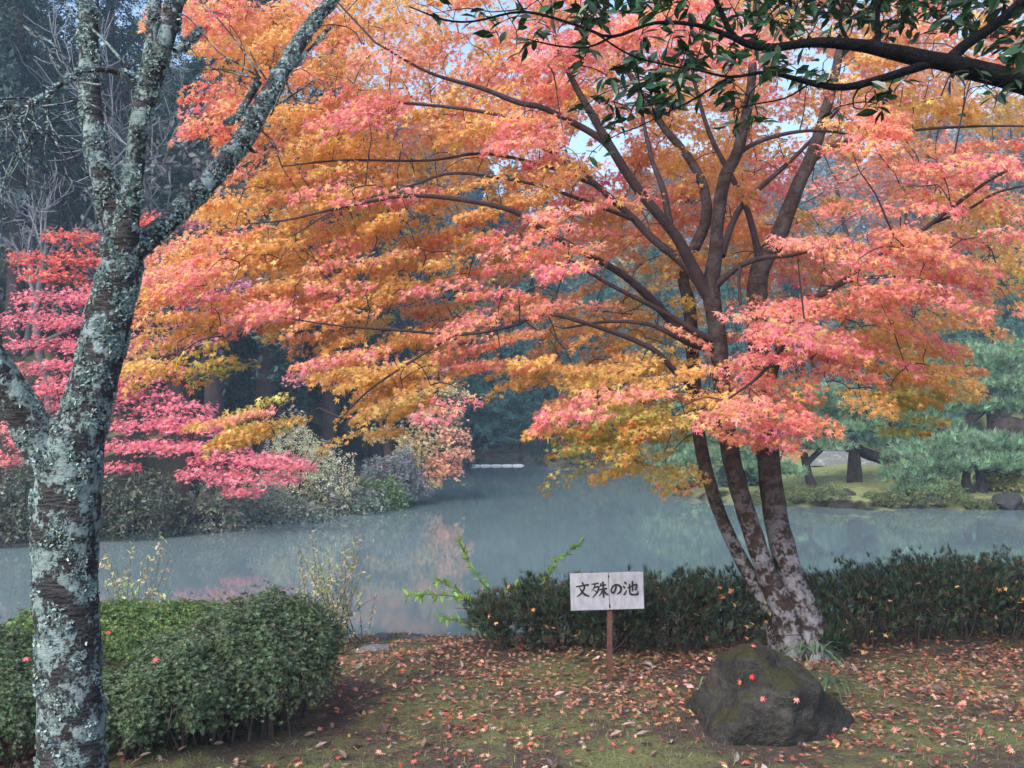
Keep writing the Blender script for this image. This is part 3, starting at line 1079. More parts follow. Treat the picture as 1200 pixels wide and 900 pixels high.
# ------------------------------------------------------------------ sign
def sign():
    base = P(714, 795, 5.78)
    base[2] = gz(base[0], base[1])
    t = thing('wooden_sign', base, 'small weathered white sign on a brown stake with four brushed black characters', 'sign')
    d = 5.78
    s = d / F
    c = P(711.5, 693, d)
    m, nt, out = nodes('weathered_white_paint')
    co = coords(nt, (1, 1, .35))
    n1 = noise(nt, co, 22, 5, .65)
    n2 = noise(nt, coords(nt), 6, 3)
    col = mixc(nt, ramp(nt, n2, [(.5, (0, 0, 0)), (.8, (.6, .6, .6))]), ramp(nt, n1, [(.3, (.20, .20, .235)), (.6, (.33, .33, .38))]), (.36, .35, .36))
    p = N(nt, 'ShaderNodeBsdfPrincipled', Roughness=.65)
    nt.links.new(col, p.inputs['Base Color'])
    nt.links.new(bump(nt, n1, .2, .004), p.inputs['Normal'])
    nt.links.new(p.outputs[0], out.inputs[0])
    white = m
    black = solid('sign_ink', (.012, .012, .014), .6, .3, 20, 0)
    wood = solid('stake_wood', (.10, .045, .035), .8, .3, 25, .5)
    w, h, th = 85.5 * s, 43 * s, .016
    ra = R(1.6)
    ca, sa = math.cos(ra), math.sin(ra)

    def loc(u, v, y):
        return np.array([c[0] + u * ca - v * sa, c[1] + y, c[2] + u * sa + v * ca])
    # two boards butted with a hairline joint
    b = MB()
    for u0, u1 in ((-w / 2, .0115), (.0135, w / 2)):
        e = .003
        pts = []
        for y, k in ((0, e), (e, 0), (th - e, 0), (th, e)):
            pts += [loc(u0 + k, -h / 2 + k, y), loc(u1 - k, -h / 2 + k, y), loc(u1 - k, h / 2 - k, y), loc(u0 + k, h / 2 - k, y)]
        f = [(0, 1, 2, 3), (15, 14, 13, 12)]
        for r in range(3):
            for k in range(4):
                f.append((r * 4 + k, r * 4 + 4 + k, r * 4 + 4 + (k + 1) % 4, r * 4 + (k + 1) % 4))
        b.add(pts, f)
    board = b.build('board', white, t)
    # nails
    for u, v in ((.012, h / 2 - .022), (.014, -h / 2 + .02), (.013, -h / 2 + .03)):
        b = MB()
        o = loc(u, v, -.003)
        ang = np.linspace(0, 2 * math.pi, 9)[:-1]
        vs = [o + np.array([.0045 * math.cos(a), 0, .007 * math.sin(a)]) for a in ang] + [o + np.array([.0045 * math.cos(a), .004, .007 * math.sin(a)]) for a in ang]
        b.add(vs[:8], [tuple(range(8))])
        b.add(vs, [(k, 8 + k, 8 + (k + 1) % 8, (k + 1) % 8) for k in range(8)])
        b.build('nail', black, board)
    b = MB()
    cs = s
    glyphs = {
        'wen': ((675, 698.8, 691, 681.5), [
            [(.46, 1.0, .6), (.53, .92, 1.0), (.56, .82, .7)],
            [(.02, .70, .7), (.3, .73, .8), (.7, .79, .9), (.97, .80, 1.1)],
            [(.66, .76, .9), (.58, .5, 1.0), (.36, .22, .9), (.05, .02, .4)],
            [(.27, .64, .5), (.42, .42, .9), (.65, .17, 1.2), (.98, .05, .8)]]),
        'shu': ((693.5, 700.2, 711.5, 681.3), [
            [(.0, .84, .6), (.22, .87, .7), (.46, .90, .9)],
            [(.24, .86, .8), (.17, .64, .7), (.0, .42, .3)],
            [(.16, .64, .6), (.44, .68, .9), (.36, .36, .9), (.04, .02, .4)],
            [(.17, .48, .5), (.30, .36, .8)],
            [(.62, .90, .8), (.57, .76, .7), (.49, .66, .4)],
            [(.57, .74, .6), (.75, .77, .7), (.93, .80, .9)],
            [(.46, .50, .7), (.7, .53, .8), (1.0, .57, 1.0)],
            [(.745, 1.0, .9), (.75, .5, .9), (.75, .02, .9)],
            [(.72, .50, .8), (.6, .28, .7), (.43, .12, .3)],
            [(.77, .50, .6), (.88, .3, 1.0), (1.04, .18, .9)]]),
        'no': ((715.3, 696.5, 728, 685), [
            [(.53, .86, .8), (.46, .5, .9), (.3, .2, 1.0), (.12, .2, .9), (.06, .48, .8), (.25, .82, .8), (.58, .97, .9), (.88, .8, 1.1), (.97, .5, 1.1), (.85, .2, 1.0), (.58, .02, .5)]]),
        'ike': ((730, 698, 747.5, 681.5), [
            [(.08, .94, .7), (.16, .88, 1.0), (.21, .78, .8)],
            [(.0, .64, .7), (.08, .58, 1.0), (.13, .5, .7)],
            [(.04, .02, 1.0), (.12, .16, .8), (.25, .38, .3)],
            [(.28, .52, .6), (.55, .62, .8), (.88, .74, 1.0), (.87, .5, .9), (.82, .38, .8), (.72, .42, .3)],
            [(.63, 1.0, .9), (.63, .6, .9), (.62, .26, .7)],
            [(.43, .80, .8), (.43, .4, .8), (.45, .13, .9), (.58, .05, .9), (.9, .06, 1.0), (.98, .16, .8), (.97, .3, .4)]]),
    }
    cpx, cpy = 711.5, 693
    k = 0
    for (x0, y0, x1, y1), strokes in glyphs.values():
        for st in strokes:
            pts = np.array([((x0 + (x1 - x0) * a - cpx) * cs, (cpy - (y0 + (y1 - y0) * bb)) * cs) for a, bb, ww in st])
            p3 = np.concatenate([pts, np.zeros((len(pts), 1))], 1)
            p, r = spline(p3, [ww * 1.15 * cs for a, bb, ww in st], .002)
            tg = norm(np.gradient(p[:, :2], axis=0))
            nn = np.stack([-tg[:, 1], tg[:, 0]], -1)
            y = -.0012 - .0003 * k
            k += 1
            vs = [loc(*(q + n_ * rr), y) for q, n_, rr in zip(p[:, :2], nn, r)] + [loc(*(q - n_ * rr), y) for q, n_, rr in zip(p[:, :2], nn, r)]
            # rounded ends
            m_ = len(p)
            b.add(vs, [(i, i + 1, m_ + i + 1, m_ + i) for i in range(m_ - 1)])
    b.build('lettering', black, board)
    # stake
    b = MB()
    top = loc(.012, h / 2 - .02, th + .002)
    hw = .0155
    pts = []
    for z, kx in ((base[2] - .1, 0), (base[2] + .2, .001), (top[2], 0)):
        x = c[0] + .016 + kx
        pts += [(x - hw, c[1] + th + .001, z), (x + hw, c[1] + th + .001, z), (x + hw, c[1] + th + .028, z), (x - hw, c[1] + th + .028, z)]
    f = [(8, 9, 10, 11)]
    for r in range(2):
        for q in range(4):
            f.append((r * 4 + q, r * 4 + (q + 1) % 4, r * 4 + 4 + (q + 1) % 4, r * 4 + 4 + q))
    b.add(pts, f)
    b.build('stake', wood, t)


sign()


# ------------------------------------------------------------------ boulder
def rough_stone(name, c, size, mat, seed, label, cat, group=None, flat=1.0, sub=48, amp=.18, profile=None):
    g = np.random.default_rng(seed)
    nu, nv = sub, sub // 2
    th = np.linspace(0, 2 * math.pi, nu, endpoint=False)
    ph = np.linspace(0.02, math.pi * .62, nv)
    TH, PH = np.meshgrid(th, ph)
    d = np.stack([np.sin(PH) * np.cos(TH), np.sin(PH) * np.sin(TH), np.cos(PH)], -1)
    # facets: a stone cut by random planes
    r = np.full(TH.shape, 1.25)
    for k in range(14):
        n = norm(g.normal(size=3) + np.array([0, 0, .3]))
        h = g.uniform(.78, 1.0)
        dn = d @ n
        r = np.minimum(r, np.where(dn > .2, h / np.maximum(dn, .2), 9))
    nz = np.zeros_like(r)
    for k in range(34):
        w = g.normal(size=3) * g.uniform(2, 9 if k < 18 else 26) * np.array([1, 1, 1.5])
        q = np.sin(d @ w + g.uniform(0, 6))
        nz += (np.abs(q) * 1.6 - .9 if k % 2 else q) / (1 + np.linalg.norm(w) * .45)
    r = r * (1 + amp * .35 * nz)
    v = d * r[..., None] * np.array(size)
    if profile is not None:
        v = profile(v)
    v = v + np.array(c)
    idx_ = np.arange(nu * nv).reshape(nv, nu)
    nxt = np.roll(idx_, -1, 1)
    f = np.stack([idx_[:-1], idx_[1:], nxt[1:], nxt[:-1]], -1).reshape(-1, 4)
    b = MB()
    b.add(v.reshape(-1, 3), f)
    top = v[0].mean(0)
    b.add(np.concatenate([v[0], top[None]]), [(k, (k + 1) % nu, nu) for k in range(nu)])
    o = b.build(name, M[mat], None, True, loc=c)
    return tag(o, label, cat, group), v


def boulder():
    cx = (884 - 600) / F * 5.02
    c = (cx, 5.02, gz(cx, 5.02) - .04)

    def prof(v):
        v = v.copy()
        z = v[..., 2]
        t = np.clip(z / .40, -1, 1.2)
        v[..., 0] = v[..., 0] * (1.08 + .02 * t)
        v[..., 2] = np.where(z > .29, .29 + (z - .29) * .68, z)
        return v
    return rough_stone('boulder', c, (.335, .31, .50), 'boulder', 31, 'dark mossy boulder with red maple leaves on it at the foot of the maple', 'rock', sub=140, amp=.22, profile=prof)


rock, rock_v = boulder()

# ------------------------------------------------------------------ hedges and azalea bushes
def bush(name, parts, label, cat, group, kind, n, cols, leaf, base_open=.35, stems=26, size=(.028, .04), mat='green_leaf', inner=.25, cut=.16):
    """parts: ellipsoid mounds (cx, cy, rx, ry, h). Leaves sit in a shell under the outline and thin out towards the ground."""
    cx, cy = np.mean([p[0] for p in parts]), np.mean([p[1] for p in parts])
    base = (cx, cy, gz(cx, cy))
    t = thing(name, base, label, cat, group)
    lf, st = MB(), MB()
    tot = sum(p[2] * p[3] for p in parts)
    for (x, y, rx, ry, h) in parts:
        g0 = gz(x, y)
        m = int(n * rx * ry / tot)
        th = rng.uniform(0, 2 * math.pi, m)
        cz = rng.uniform(-.55, 1, m) if kind == 'dome' else rng.uniform(-.8, 1, m)
        sz = np.sqrt(np.clip(1 - cz ** 2, 0, 1))
        d = np.stack([sz * np.cos(th), sz * np.sin(th), cz], -1)
        if kind == 'box':
            d = np.sign(d) * np.abs(d) ** .68
            d = d / np.maximum(1, np.max(np.abs(d), 1))[:, None]
        lump = 1 + .09 * np.sin(d[:, 0] * 5 + x * 3) * np.sin(d[:, 1] * 6 + y) + .06 * np.sin(d[:, 0] * 13 + d[:, 2] * 9 + y * 5) + .04 * np.sin(d[:, 1] * 17 + d[:, 0] * 11)
        rad = lump * (1 - np.abs(rng.normal(0, inner, m)).clip(0, .8))
        if kind == 'box':
            lump = lump * (1 + .10 * np.sin(d[:, 0] * 9 + x * 11) * np.sin(d[:, 1] * 7 + x * 5) + .07 * np.sin(d[:, 0] * 23 + d[:, 2] * 15 + x))
            rad = rad * lump / np.maximum(.5, rad.max() / 1.25)
        rad = np.where(rng.random(m) < .025, lump * rng.uniform(1.0, 1.16, m), rad)
        zc = g0 + h * base_open
        zr = h * (1 - base_open)
        pos = np.stack([x + d[:, 0] * rx * rad, y + d[:, 1] * ry * rad, zc + np.where(d[:, 2] > 0, zr, h * base_open * 1.25) * d[:, 2] * rad], -1)
        low = (pos[:, 2] - g0) / h
        keep = (low > cut) & (rng.random(m) < np.clip((low - cut) * 2.6, .03, 1))
        pos, d = pos[keep], d[keep]
        m = len(pos)
        rot = frames(d * np.array([.6, .6, .5]) + np.array([0, 0, .75]) + rng.normal(0, .35, (m, 3)), rng.normal(size=(m, 3)))
        ci = np.array(cols)[rng.integers(len(cols), size=m)]
        inst(lf, *leaf, pos, rot, rng.uniform(*size, m), jit(ci, .28, .07))
        for k in range(int(stems * rx * ry / tot) + 3):
            a = rng.uniform(0, 2 * math.pi)
            q = math.sqrt(rng.random()) * .75
            x0, y0 = x + rx * q * .75 * math.cos(a), y + ry * q * .75 * math.sin(a)
            top = np.array([x + rx * q * 1.1 * math.cos(a), y + ry * q * 1.1 * math.sin(a), g0 + h * rng.uniform(.6, .9)])
            b0 = np.array([x0, y0, gz(x0, y0) - .02])
            mid = (b0 + top) / 2 + rng.normal(0, .04, 3)
            tube(st, [b0, mid, top], [.008, .006, .003], 5, .08, 0)
            for _ in range(3):
                e = mid + (top - mid) * rng.uniform(0, .8)
                ee = e + np.array([math.cos(a), math.sin(a), .4]) * .15 + rng.normal(0, .07, 3)
                tube(st, [e, (e + ee) / 2 + rng.normal(0, .01, 3), ee], [.004, .003, .0015], 4, .06)
    st.build('stems', M['twig'], t, True)
    lf.build('foliage', M[mat], t)
    return t


AZ = [(.09, .145, .075), (.115, .175, .09), (.07, .115, .06), (.155, .215, .115), (.11, .13, .065)]
AZ2 = [(.12, .20, .06), (.17, .25, .07), (.10, .17, .06)]
bush('azalea_bush', [(-1.29, 4.95, .385, .44, .69), (-1.60, 4.75, .34, .40, .52), (-1.84, 4.6, .28, .34, .38)], 'rounded dark green azalea bush with bare lower stems, right of the cherry trunk', 'bush', 'clipped azalea bushes', 'dome', 40000, AZ, ROSE, .55, 110, (.011, .020), inner=.19, cut=.17)
bush('azalea_bush', [(-2.72, 6.1, .62, .55, .42), (-2.25, 6.25, .5, .5, .40)], 'yellower green azalea mound behind the cherry trunk beside the pond', 'bush', 'clipped azalea bushes', 'dome', 27000, AZ2, ROSE, .4, 20, (.012, .021), inner=.14)
bush('azalea_bush', [(-2.75, 4.75, .42, .5, .55), (-2.45, 4.5, .36, .4, .40)], 'azalea bush cut off by the left edge of the photo, left of the cherry trunk', 'bush', 'clipped azalea bushes', 'dome', 26000, AZ, ROSE, .45, 30, (.011, .020), inner=.15)
HG = [(.04, .07, .042), (.055, .088, .05), (.075, .10, .058), (.10, .075, .05), (.03, .05, .035)]
bush('clipped_hedge', [(.05, 6.75, .34, .36, .34), (.36, 6.7, .36, .38, .44), (.72, 6.62, .36, .40, .42), (1.12, 6.66, .38, .40, .47), (1.52, 6.75, .36, .4, .45)], 'low dark clipped hedge standing behind the white sign, left of the maple stems', 'hedge', 'hedges along the pond edge', 'box', 10500, HG, SPRIG, .5, 90, (.035, .065), 'needle', .27)
bush('clipped_hedge', [(2.40, 6.78, .34, .4, .45), (2.78, 6.8, .36, .42, .50), (3.2, 6.9, .38, .42, .55), (3.58, 6.95, .34, .42, .48), (3.95, 7.02, .38, .42, .53), (4.38, 7.1, .4, .42, .46)], 'long dark clipped hedge right of the maple stems, running to the right edge', 'hedge', 'hedges along the pond edge', 'box', 11500, HG, SPRIG, .5, 110, (.035, .065), 'needle', .27)
bush('sapling_clump', [(2.05, 6.4, .2, .18, .24)], 'small dark green yew tuft in front of the right hedge, beside the maple foot', 'bush', None, 'dome', 700, [(.03, .055, .028), (.04, .065, .03)], SPRIG, .3, 6, (.06, .09), 'needle', .3)


# bright shoots growing out of the left hedge
def shoots():
    base = P(590, 755, 7.2)
    base[2] = gz(base[0], base[1])
    t = thing('leafy_shoots', base, 'long arching bright green shoots rising at the left end of the hedge', 'plant')
    st, lf = MB(), MB()
    paths = [[(590, 752), (585, 715), (570, 690), (550, 660), (537, 634)], [(592, 752), (575, 722), (545, 702), (505, 697), (478, 698)], [(600, 752), (590, 700), (600, 690), (612, 688)],
             [(600, 750), (618, 715), (640, 680), (655, 655), (680, 638)], [(598, 752), (612, 720), (628, 690), (632, 675)], [(585, 752), (560, 735), (535, 728), (518, 722)], [(590, 750), (600, 720), (604, 700), (606, 690)],
             [(586, 752), (566, 720), (540, 695), (512, 680)]]
    for i, pa in enumerate(paths):
        d = 7.2 + rng.uniform(-.25, .25)
        pp = [P(x, y, d + .04 * k) for k, (x, y) in enumerate(pa)]
        p, r = tube(st, pp, np.linspace(.005, .0015, len(pp)), 5, .03)
        n = len(p)
        for k in range(n // 4, n):
            m = 3
            tg = p[min(k + 1, n - 1)] - p[k - 1]
            yd = norm(tg)[None] * .7 + rng.normal(0, .6, (m, 3))
            inst(lf, *OVAL, np.repeat(p[k][None], m, 0), frames(yd, np.array([0, 0, 1.0]) + rng.normal(0, .4, (m, 3))), rng.uniform(.045, .08, m), jit(np.tile((.32, .52, .11), (m, 1)), .2, .08))
    st.build('stems', M['twig'], t, True)
    lf.build('foliage', M['maple_leaf'], t)


shoots()


def weeds(name, px0, px1, base_py, d, top_py, n, label, cols, stemmat='twig', leafn=10, ls=(.02, .04), mat='maple_leaf'):
    c = P((px0 + px1) / 2, base_py, d)
    t = thing(name, (c[0], c[1], gz(c[0], c[1])), label, 'plant', 'wild plants at the pond edge')
    st, lf = MB(), MB()
    for k in range(n):
        x0 = rng.uniform(px0, px1)
        x0 = (px0 + px1) / 2 + (x0 - (px0 + px1) / 2) * .7
        x1 = rng.uniform(px0, px1)
        dd = d + rng.uniform(-.25, .25)
        a = P(x0, base_py, dd)
        a[2] = gz(a[0], a[1]) - .01
        e = P(x1, top_py + rng.uniform(0, .6) * (base_py - top_py), dd + rng.uniform(-.1, .1))
        m1 = (a + e) / 2 + rng.normal(0, .03, 3)
        p, r = tube(st, [a, m1, e], [.0035, .0025, .0012], 4, .04)
        for q in p[len(p) // 3:]:
            if rng.random() < leafn / 12:
                m = rng.integers(1, 4)
                inst(lf, *OVAL, np.repeat(q[None], m, 0), frames(rng.normal(size=(m, 3)), np.array([0, 0, 1.0]) + rng.normal(0, .5, (m, 3))), rng.uniform(*ls, m), jit(np.array(cols)[rng.integers(len(cols), size=m)], .2, .08))
    st.build('stems', M[stemmat], t, True)
    lf.build('foliage', M[mat], t)


weeds('wild_plant', 348, 440, 755, 7.9, 622, 44, 'pale pinkish weed with thin stems and yellow-green leaves at the water edge', [(.62, .48, .42), (.6, .52, .34), (.40, .52, .2)], 'twig', 9, (.03, .055))
weeds('wild_plant', 115, 205, 735, 7.6, 630, 26, 'sparse yellowing weed standing behind the cherry trunk by the water', [(.62, .56, .26), (.36, .48, .18), (.55, .42, .3)], 'twig', 6, (.03, .06))
weeds('wild_plant', 60, 110, 735, 7.4, 640, 6, 'thin yellow-leaved weed hidden partly by the cherry trunk', [(.5, .45, .08)], 'twig', 4, (.03, .05))
weeds('wild_plant', 380, 420, 765, 7.2, 725, 8, 'small weed with yellow flowers beside the flat edge stones', [(.55, .45, .08), (.2, .3, .08)], 'twig', 5, (.02, .035))


def sedge(px, py, d, label, n, L):
    c = P(px, py, d)
    z = c[2]
    b = MB()
    pos = np.tile(c, (n, 1)) + rng.normal(0, .035, (n, 3)) * np.array([1, 1, .2])
    yd = rng.normal(0, .8, (n, 3)) + np.array([0, 0, .7])
    for k in range(n):
        y = norm(yd[k] * np.array([1, 1, 0]) + 1e-3)
        l = L * rng.uniform(.6, 1.1)
        up = rng.uniform(.5, 1.1)
        s = np.array([-y[1], y[0], 0]) * .004
        p = [pos[k] + y * l * u + np.array([0, 0, l * (up * u - 1.1 * u * u)]) for u in (0, .35, .7, 1)]
        vs = []
        for q, w in zip(p, (1, 1, .7, .1)):
            vs += [q - s * w, q + s * w]
        b.add(vs, [(0, 1, 3, 2), (2, 3, 5, 4), (4, 5, 7, 6)], jit([(.10, .16, .09)], .25)[0])
    o = b.build('sedge_tuft', M['green_leaf'], loc=tuple(c))
    tag(o, label, 'grass tuft')


sedge(948, 762, 5.35, 'narrow-leaved sedge tuft between the boulder and the maple foot', 60, .22)
sedge(972, 800, 5.25, 'green sedge hanging over the right shoulder of the boulder', 50, .2)
sedge(818, 808, 5.3, 'single sprig of broad grass left of the boulder', 8, .18)

# flat stones at the water edge
def flat_stone(px, py, d, w, label, mat, seed, hz=.05):
    x = (px - 600) / F * d
    rough_stone('flat_stone', (x, d, gz(x, d) - .01), (w, w * .55, hz), mat, seed, label, 'stone', 'flat stones at the water edge', sub=40, amp=.1)


flat_stone(441, 779, 7.25, .15, 'pale grey flat stone lying on the leafy bank, nearest the bush', 'pale_stone', 4, .05)
flat_stone(449, 753, 8.25, .10, 'small dark wet stone at the waterline left of the other one', 'wet_stone', 5, .06)
flat_stone(486, 751, 8.4, .11, 'flat dark wet stone half in the water, rightmost at the waterline', 'wet_stone', 6, .035)

# ------------------------------------------------------------------ fallen leaves
LIT = np.array([(.34, .16, .10), (.40, .22, .14), (.45, .31, .22), (.42, .12, .09), (.50, .11, .10), (.22, .12, .09), (.14, .09, .075), (.48, .24, .20), (.45, .28, .12), (.34, .27, .24)])


def litter():
    b = MB()
    n = 70000
    x = rng.uniform(-3.4, 6, n)
    y = 3.6 + (8.6 - 3.6) * rng.beta(1.15, 1.1, n)
    dens = .34 + .8 * np.exp(-((y - 6.0) / .75) ** 2) * smoothstep(-1.6, -.4, x) + .25 * smoothstep(1.2, 3, x) * smoothstep(7, 5, y)
    patch = .5 + .5 * np.sin(x * 3.1 + 1.3 * np.sin(y * 2.2)) * np.sin(y * 3.7 + np.sin(x * 2.7))
    keep = rng.random(n) < np.where(y > 5.1, dens * (.22 + .75 * patch), dens * (.08 + 1.05 * patch ** 1.4))
    sd = pond_sd(x, y)
    keep &= sd > .15
    x, y = x[keep], y[keep]
    n = len(x)
    z = ground_z(x, y) + rng.uniform(.006, .022, n)
    nrm = np.array([0, 0, 1.0]) + rng.normal(0, .42, (n, 3))
    yd = np.stack([rng.normal(size=n), rng.normal(size=n), rng.normal(0, .15, n)], -1)
    w = np.where(y > 5.4, 0, 1)
    ci = LIT[rng.integers(len(LIT), size=n)]
    far = LIT[rng.choice([0, 1, 2, 5, 6, 7, 9], size=n)]
    cols = np.where(((y > 5.2) & (rng.random(n) < .75))[:, None], far, ci)
    inst(b, *LEAF7, np.stack([x, y, z], -1), frames(yd, nrm), rng.uniform(.016, .032, n), jit(cols * np.array([.86, .78, .72]), .34, .09))
    # bigger dull brown leaves of other trees among them
    m = 420
    bx_, by_ = rng.uniform(-2.2, 4.5, m), 3.7 + 3 * rng.beta(1, 1.6, m)
    inst(b, *curled(OVAL, .5, .5), np.stack([bx_, by_, ground_z(bx_, by_) + .012], -1), frames(np.stack([rng.normal(size=m), rng.normal(size=m), rng.normal(0, .2, m)], -1), np.array([0, 0, 1.0]) + rng.normal(0, .4, (m, 3))), rng.uniform(.04, .085, m), jit(np.array([(.13, .085, .07), (.09, .065, .06), (.20, .13, .09), (.30, .24, .22)])[rng.integers(4, size=m)], .25, .06))
    # a few caught in the hedges
    m = 90
    hx = np.concatenate([rng.uniform(-.2, 1.8, m // 2), rng.uniform(2.2, 4.4, m // 2)])
    hy = rng.uniform(6.25, 6.45, m) + .08 * np.maximum(0, hx - 2)
    hz = rng.uniform(.12, .5, m)
    inst(b, *LEAF5, np.stack([hx, hy, hz], -1), rand_rot(m), rng.uniform(.022, .034, m), jit(np.tile((.55, .27, .12), (m, 1)), .2, .1))
    tag(b.build('fallen_leaves', M['litter']), kind='stuff')


litter()


def surface_hit(px, py, V, d0):
    """The stone vertex that shows nearest to a photo pixel, on its front."""
    v = V.reshape(-1, 3)
    v = v[v[:, 1] < d0 + .12]
    c, s = math.cos(PITCH), math.sin(PITCH)
    r = v - np.array([0, 0, EYE])
    dep = r[:, 1] * c + r[:, 2] * s
    u = 600 + F * r[:, 0] / dep
    w = 450 - F * (-r[:, 1] * s + r[:, 2] * c) / dep
    return v[np.argmin((u - px) ** 2 + (w - py) ** 2 + 40 * (v[:, 1] - d0))]


def one_leaf(pos, col, size, nrm, yd, label, group):
    b = MB()
    inst(b, *LEAF7, np.array([pos]), frames(np.array([yd], float), np.array([nrm], float)), np.array([size]), np.array([col]))
    tag(b.build('maple_leaf', M['litter'], loc=tuple(pos)), label, 'leaf', group)


for px, py, col, yd, nr, lab in ((880, 759, (.6, .16, .13), (1, 0, 0), (0, -.3, 1), 'salmon pink maple leaf lying on top of the boulder'),
                             (880, 793, (.55, .06, .05), (.8, -.3, -.4), (0, -.8, .6), 'deep red maple leaf stuck on the middle of the boulder'),
                             (869, 804, (.62, .20, .10), (-.6, -.2, .5), (0, -.8, .6), 'small orange star-shaped maple leaf on the boulder, below the deep red one'),
                             (893, 820, (.65, .17, .14), (.9, -.3, .1), (0, -.7, .7), 'pinkish red maple leaf low on the front of the boulder'),
                             (930, 820, (.62, .28, .22), (.1, -.5, -.8), (0, -.9, .5), 'pale tan maple leaf low on the right front of the boulder')):
    q = surface_hit(px, py, rock_v, 4.8) + np.array([0, -.012, .012])
    one_leaf(q, col, .026, nr, yd, lab, 'leaves on the boulder')
for px, py, d, col, lab in ((125, 741, 5.6, (.75, .06, .06), 'bright red fallen leaf on the yellower azalea mound'), (180, 773, 4.35, (.7, .16, .17), 'pink fallen leaf on the dark azalea bush right of the cherry trunk'), (28, 772, 4.3, (.7, .15, .15), 'pink fallen leaf on the azalea bush left of the cherry trunk')):
    one_leaf(P(px, py, d), col, .03, (0, -.4, 1), (1, .2, 0), lab, 'leaves caught on the bushes')


def moss_grass():
    b = MB()
    n = 42000
    x = rng.uniform(-3.2, 5.5, n)
    y = rng.uniform(3.7, 8.7, n)
    p = np.sin(x * 2.3 + np.sin(y * 1.7)) * np.sin(y * 2.9 + np.sin(x * 1.9)) + .35 * np.sin(x * 9 + y * 5)
    sd = pond_sd(x, y)
    k = (p > -.15 + rng.normal(0, .25, n)) & (sd > .05) & (np.abs(y - 6.5) > .35)
    x, y = x[k], y[k]
    n = len(x)
    pos = np.stack([x, y, ground_z(x, y) - .003], -1)
    rot = frames(np.array([0, 0, 1.0]) + rng.normal(0, .45, (n, 3)), rng.normal(size=(n, 3)))
    cols = jit(np.array([(.16, .19, .07), (.20, .22, .09), (.14, .18, .09), (.26, .23, .15)])[rng.integers(4, size=n)], .25, .08)
    inst(b, *BLADE, pos, rot, rng.uniform(.012, .036, n), cols)
    tag(b.build('short_grass', M['green_leaf']), kind='stuff')


moss_grass()


# ------------------------------------------------------------------ far bank, left: pink maples and shrubs
def pad_maple(name, base_px, base_d, trunk_pts, pads, cols, label, per=330, leaf=.085):
    b0 = P(base_px, 600, base_d)
    base = np.array([b0[0], base_d, gz(b0[0], base_d)])
    t = thing(name, base, label, 'tree')
    b = MB()
    SK = []
    for pts in trunk_pts:
        pp = [P(x, y, d) for x, y, d, w in pts]
        if pts[0][3] > 9:
            pp[0] = base + (0, 0, -.1)
        p, r = tube(b, pp, [w / 2 / F * d for x, y, d, w in pts], 8, .2, .05)
        SK.append(p)
    sk = np.concatenate(SK)
    b.build('trunk', M['far_bark'], t, True)
    lf, tw = MB(), MB()
    tips = []
    for (px, py, d, wpx, hpx, ci) in pads:
        c = P(px, py, d)
        rx, rz = wpx / F * d / 2, hpx / F * d / 2
        n = int(per * (wpx / 80))
        a = rng.uniform(0, 2 * math.pi, n)
        q = np.sqrt(rng.random(n))
        pos = c + np.stack([rx * q * np.cos(a), rx * .7 * q * np.sin(a), rng.normal(0, rz * .38, n) - rz * .5 * q ** 2], -1)
        yd = np.stack([np.cos(a), np.sin(a), np.full(n, -.5)], -1) + rng.normal(0, .4, (n, 3))
        pal = np.array(cols[ci])
        inst(lf, *LEAF5, pos, frames(yd, np.array([0, 0, 1.0]) + rng.normal(0, .4, (n, 3))), rng.uniform(.7, 1.2, n) * leaf, jit(pal[rng.integers(len(pal), size=n)], .18, .06))
        tips.append(c)
    attach(sk, tips, t, 'branch', 'far_bark', .02, .008, .05, 5)
    lf.build('crown', M['maple_leaf'], t)


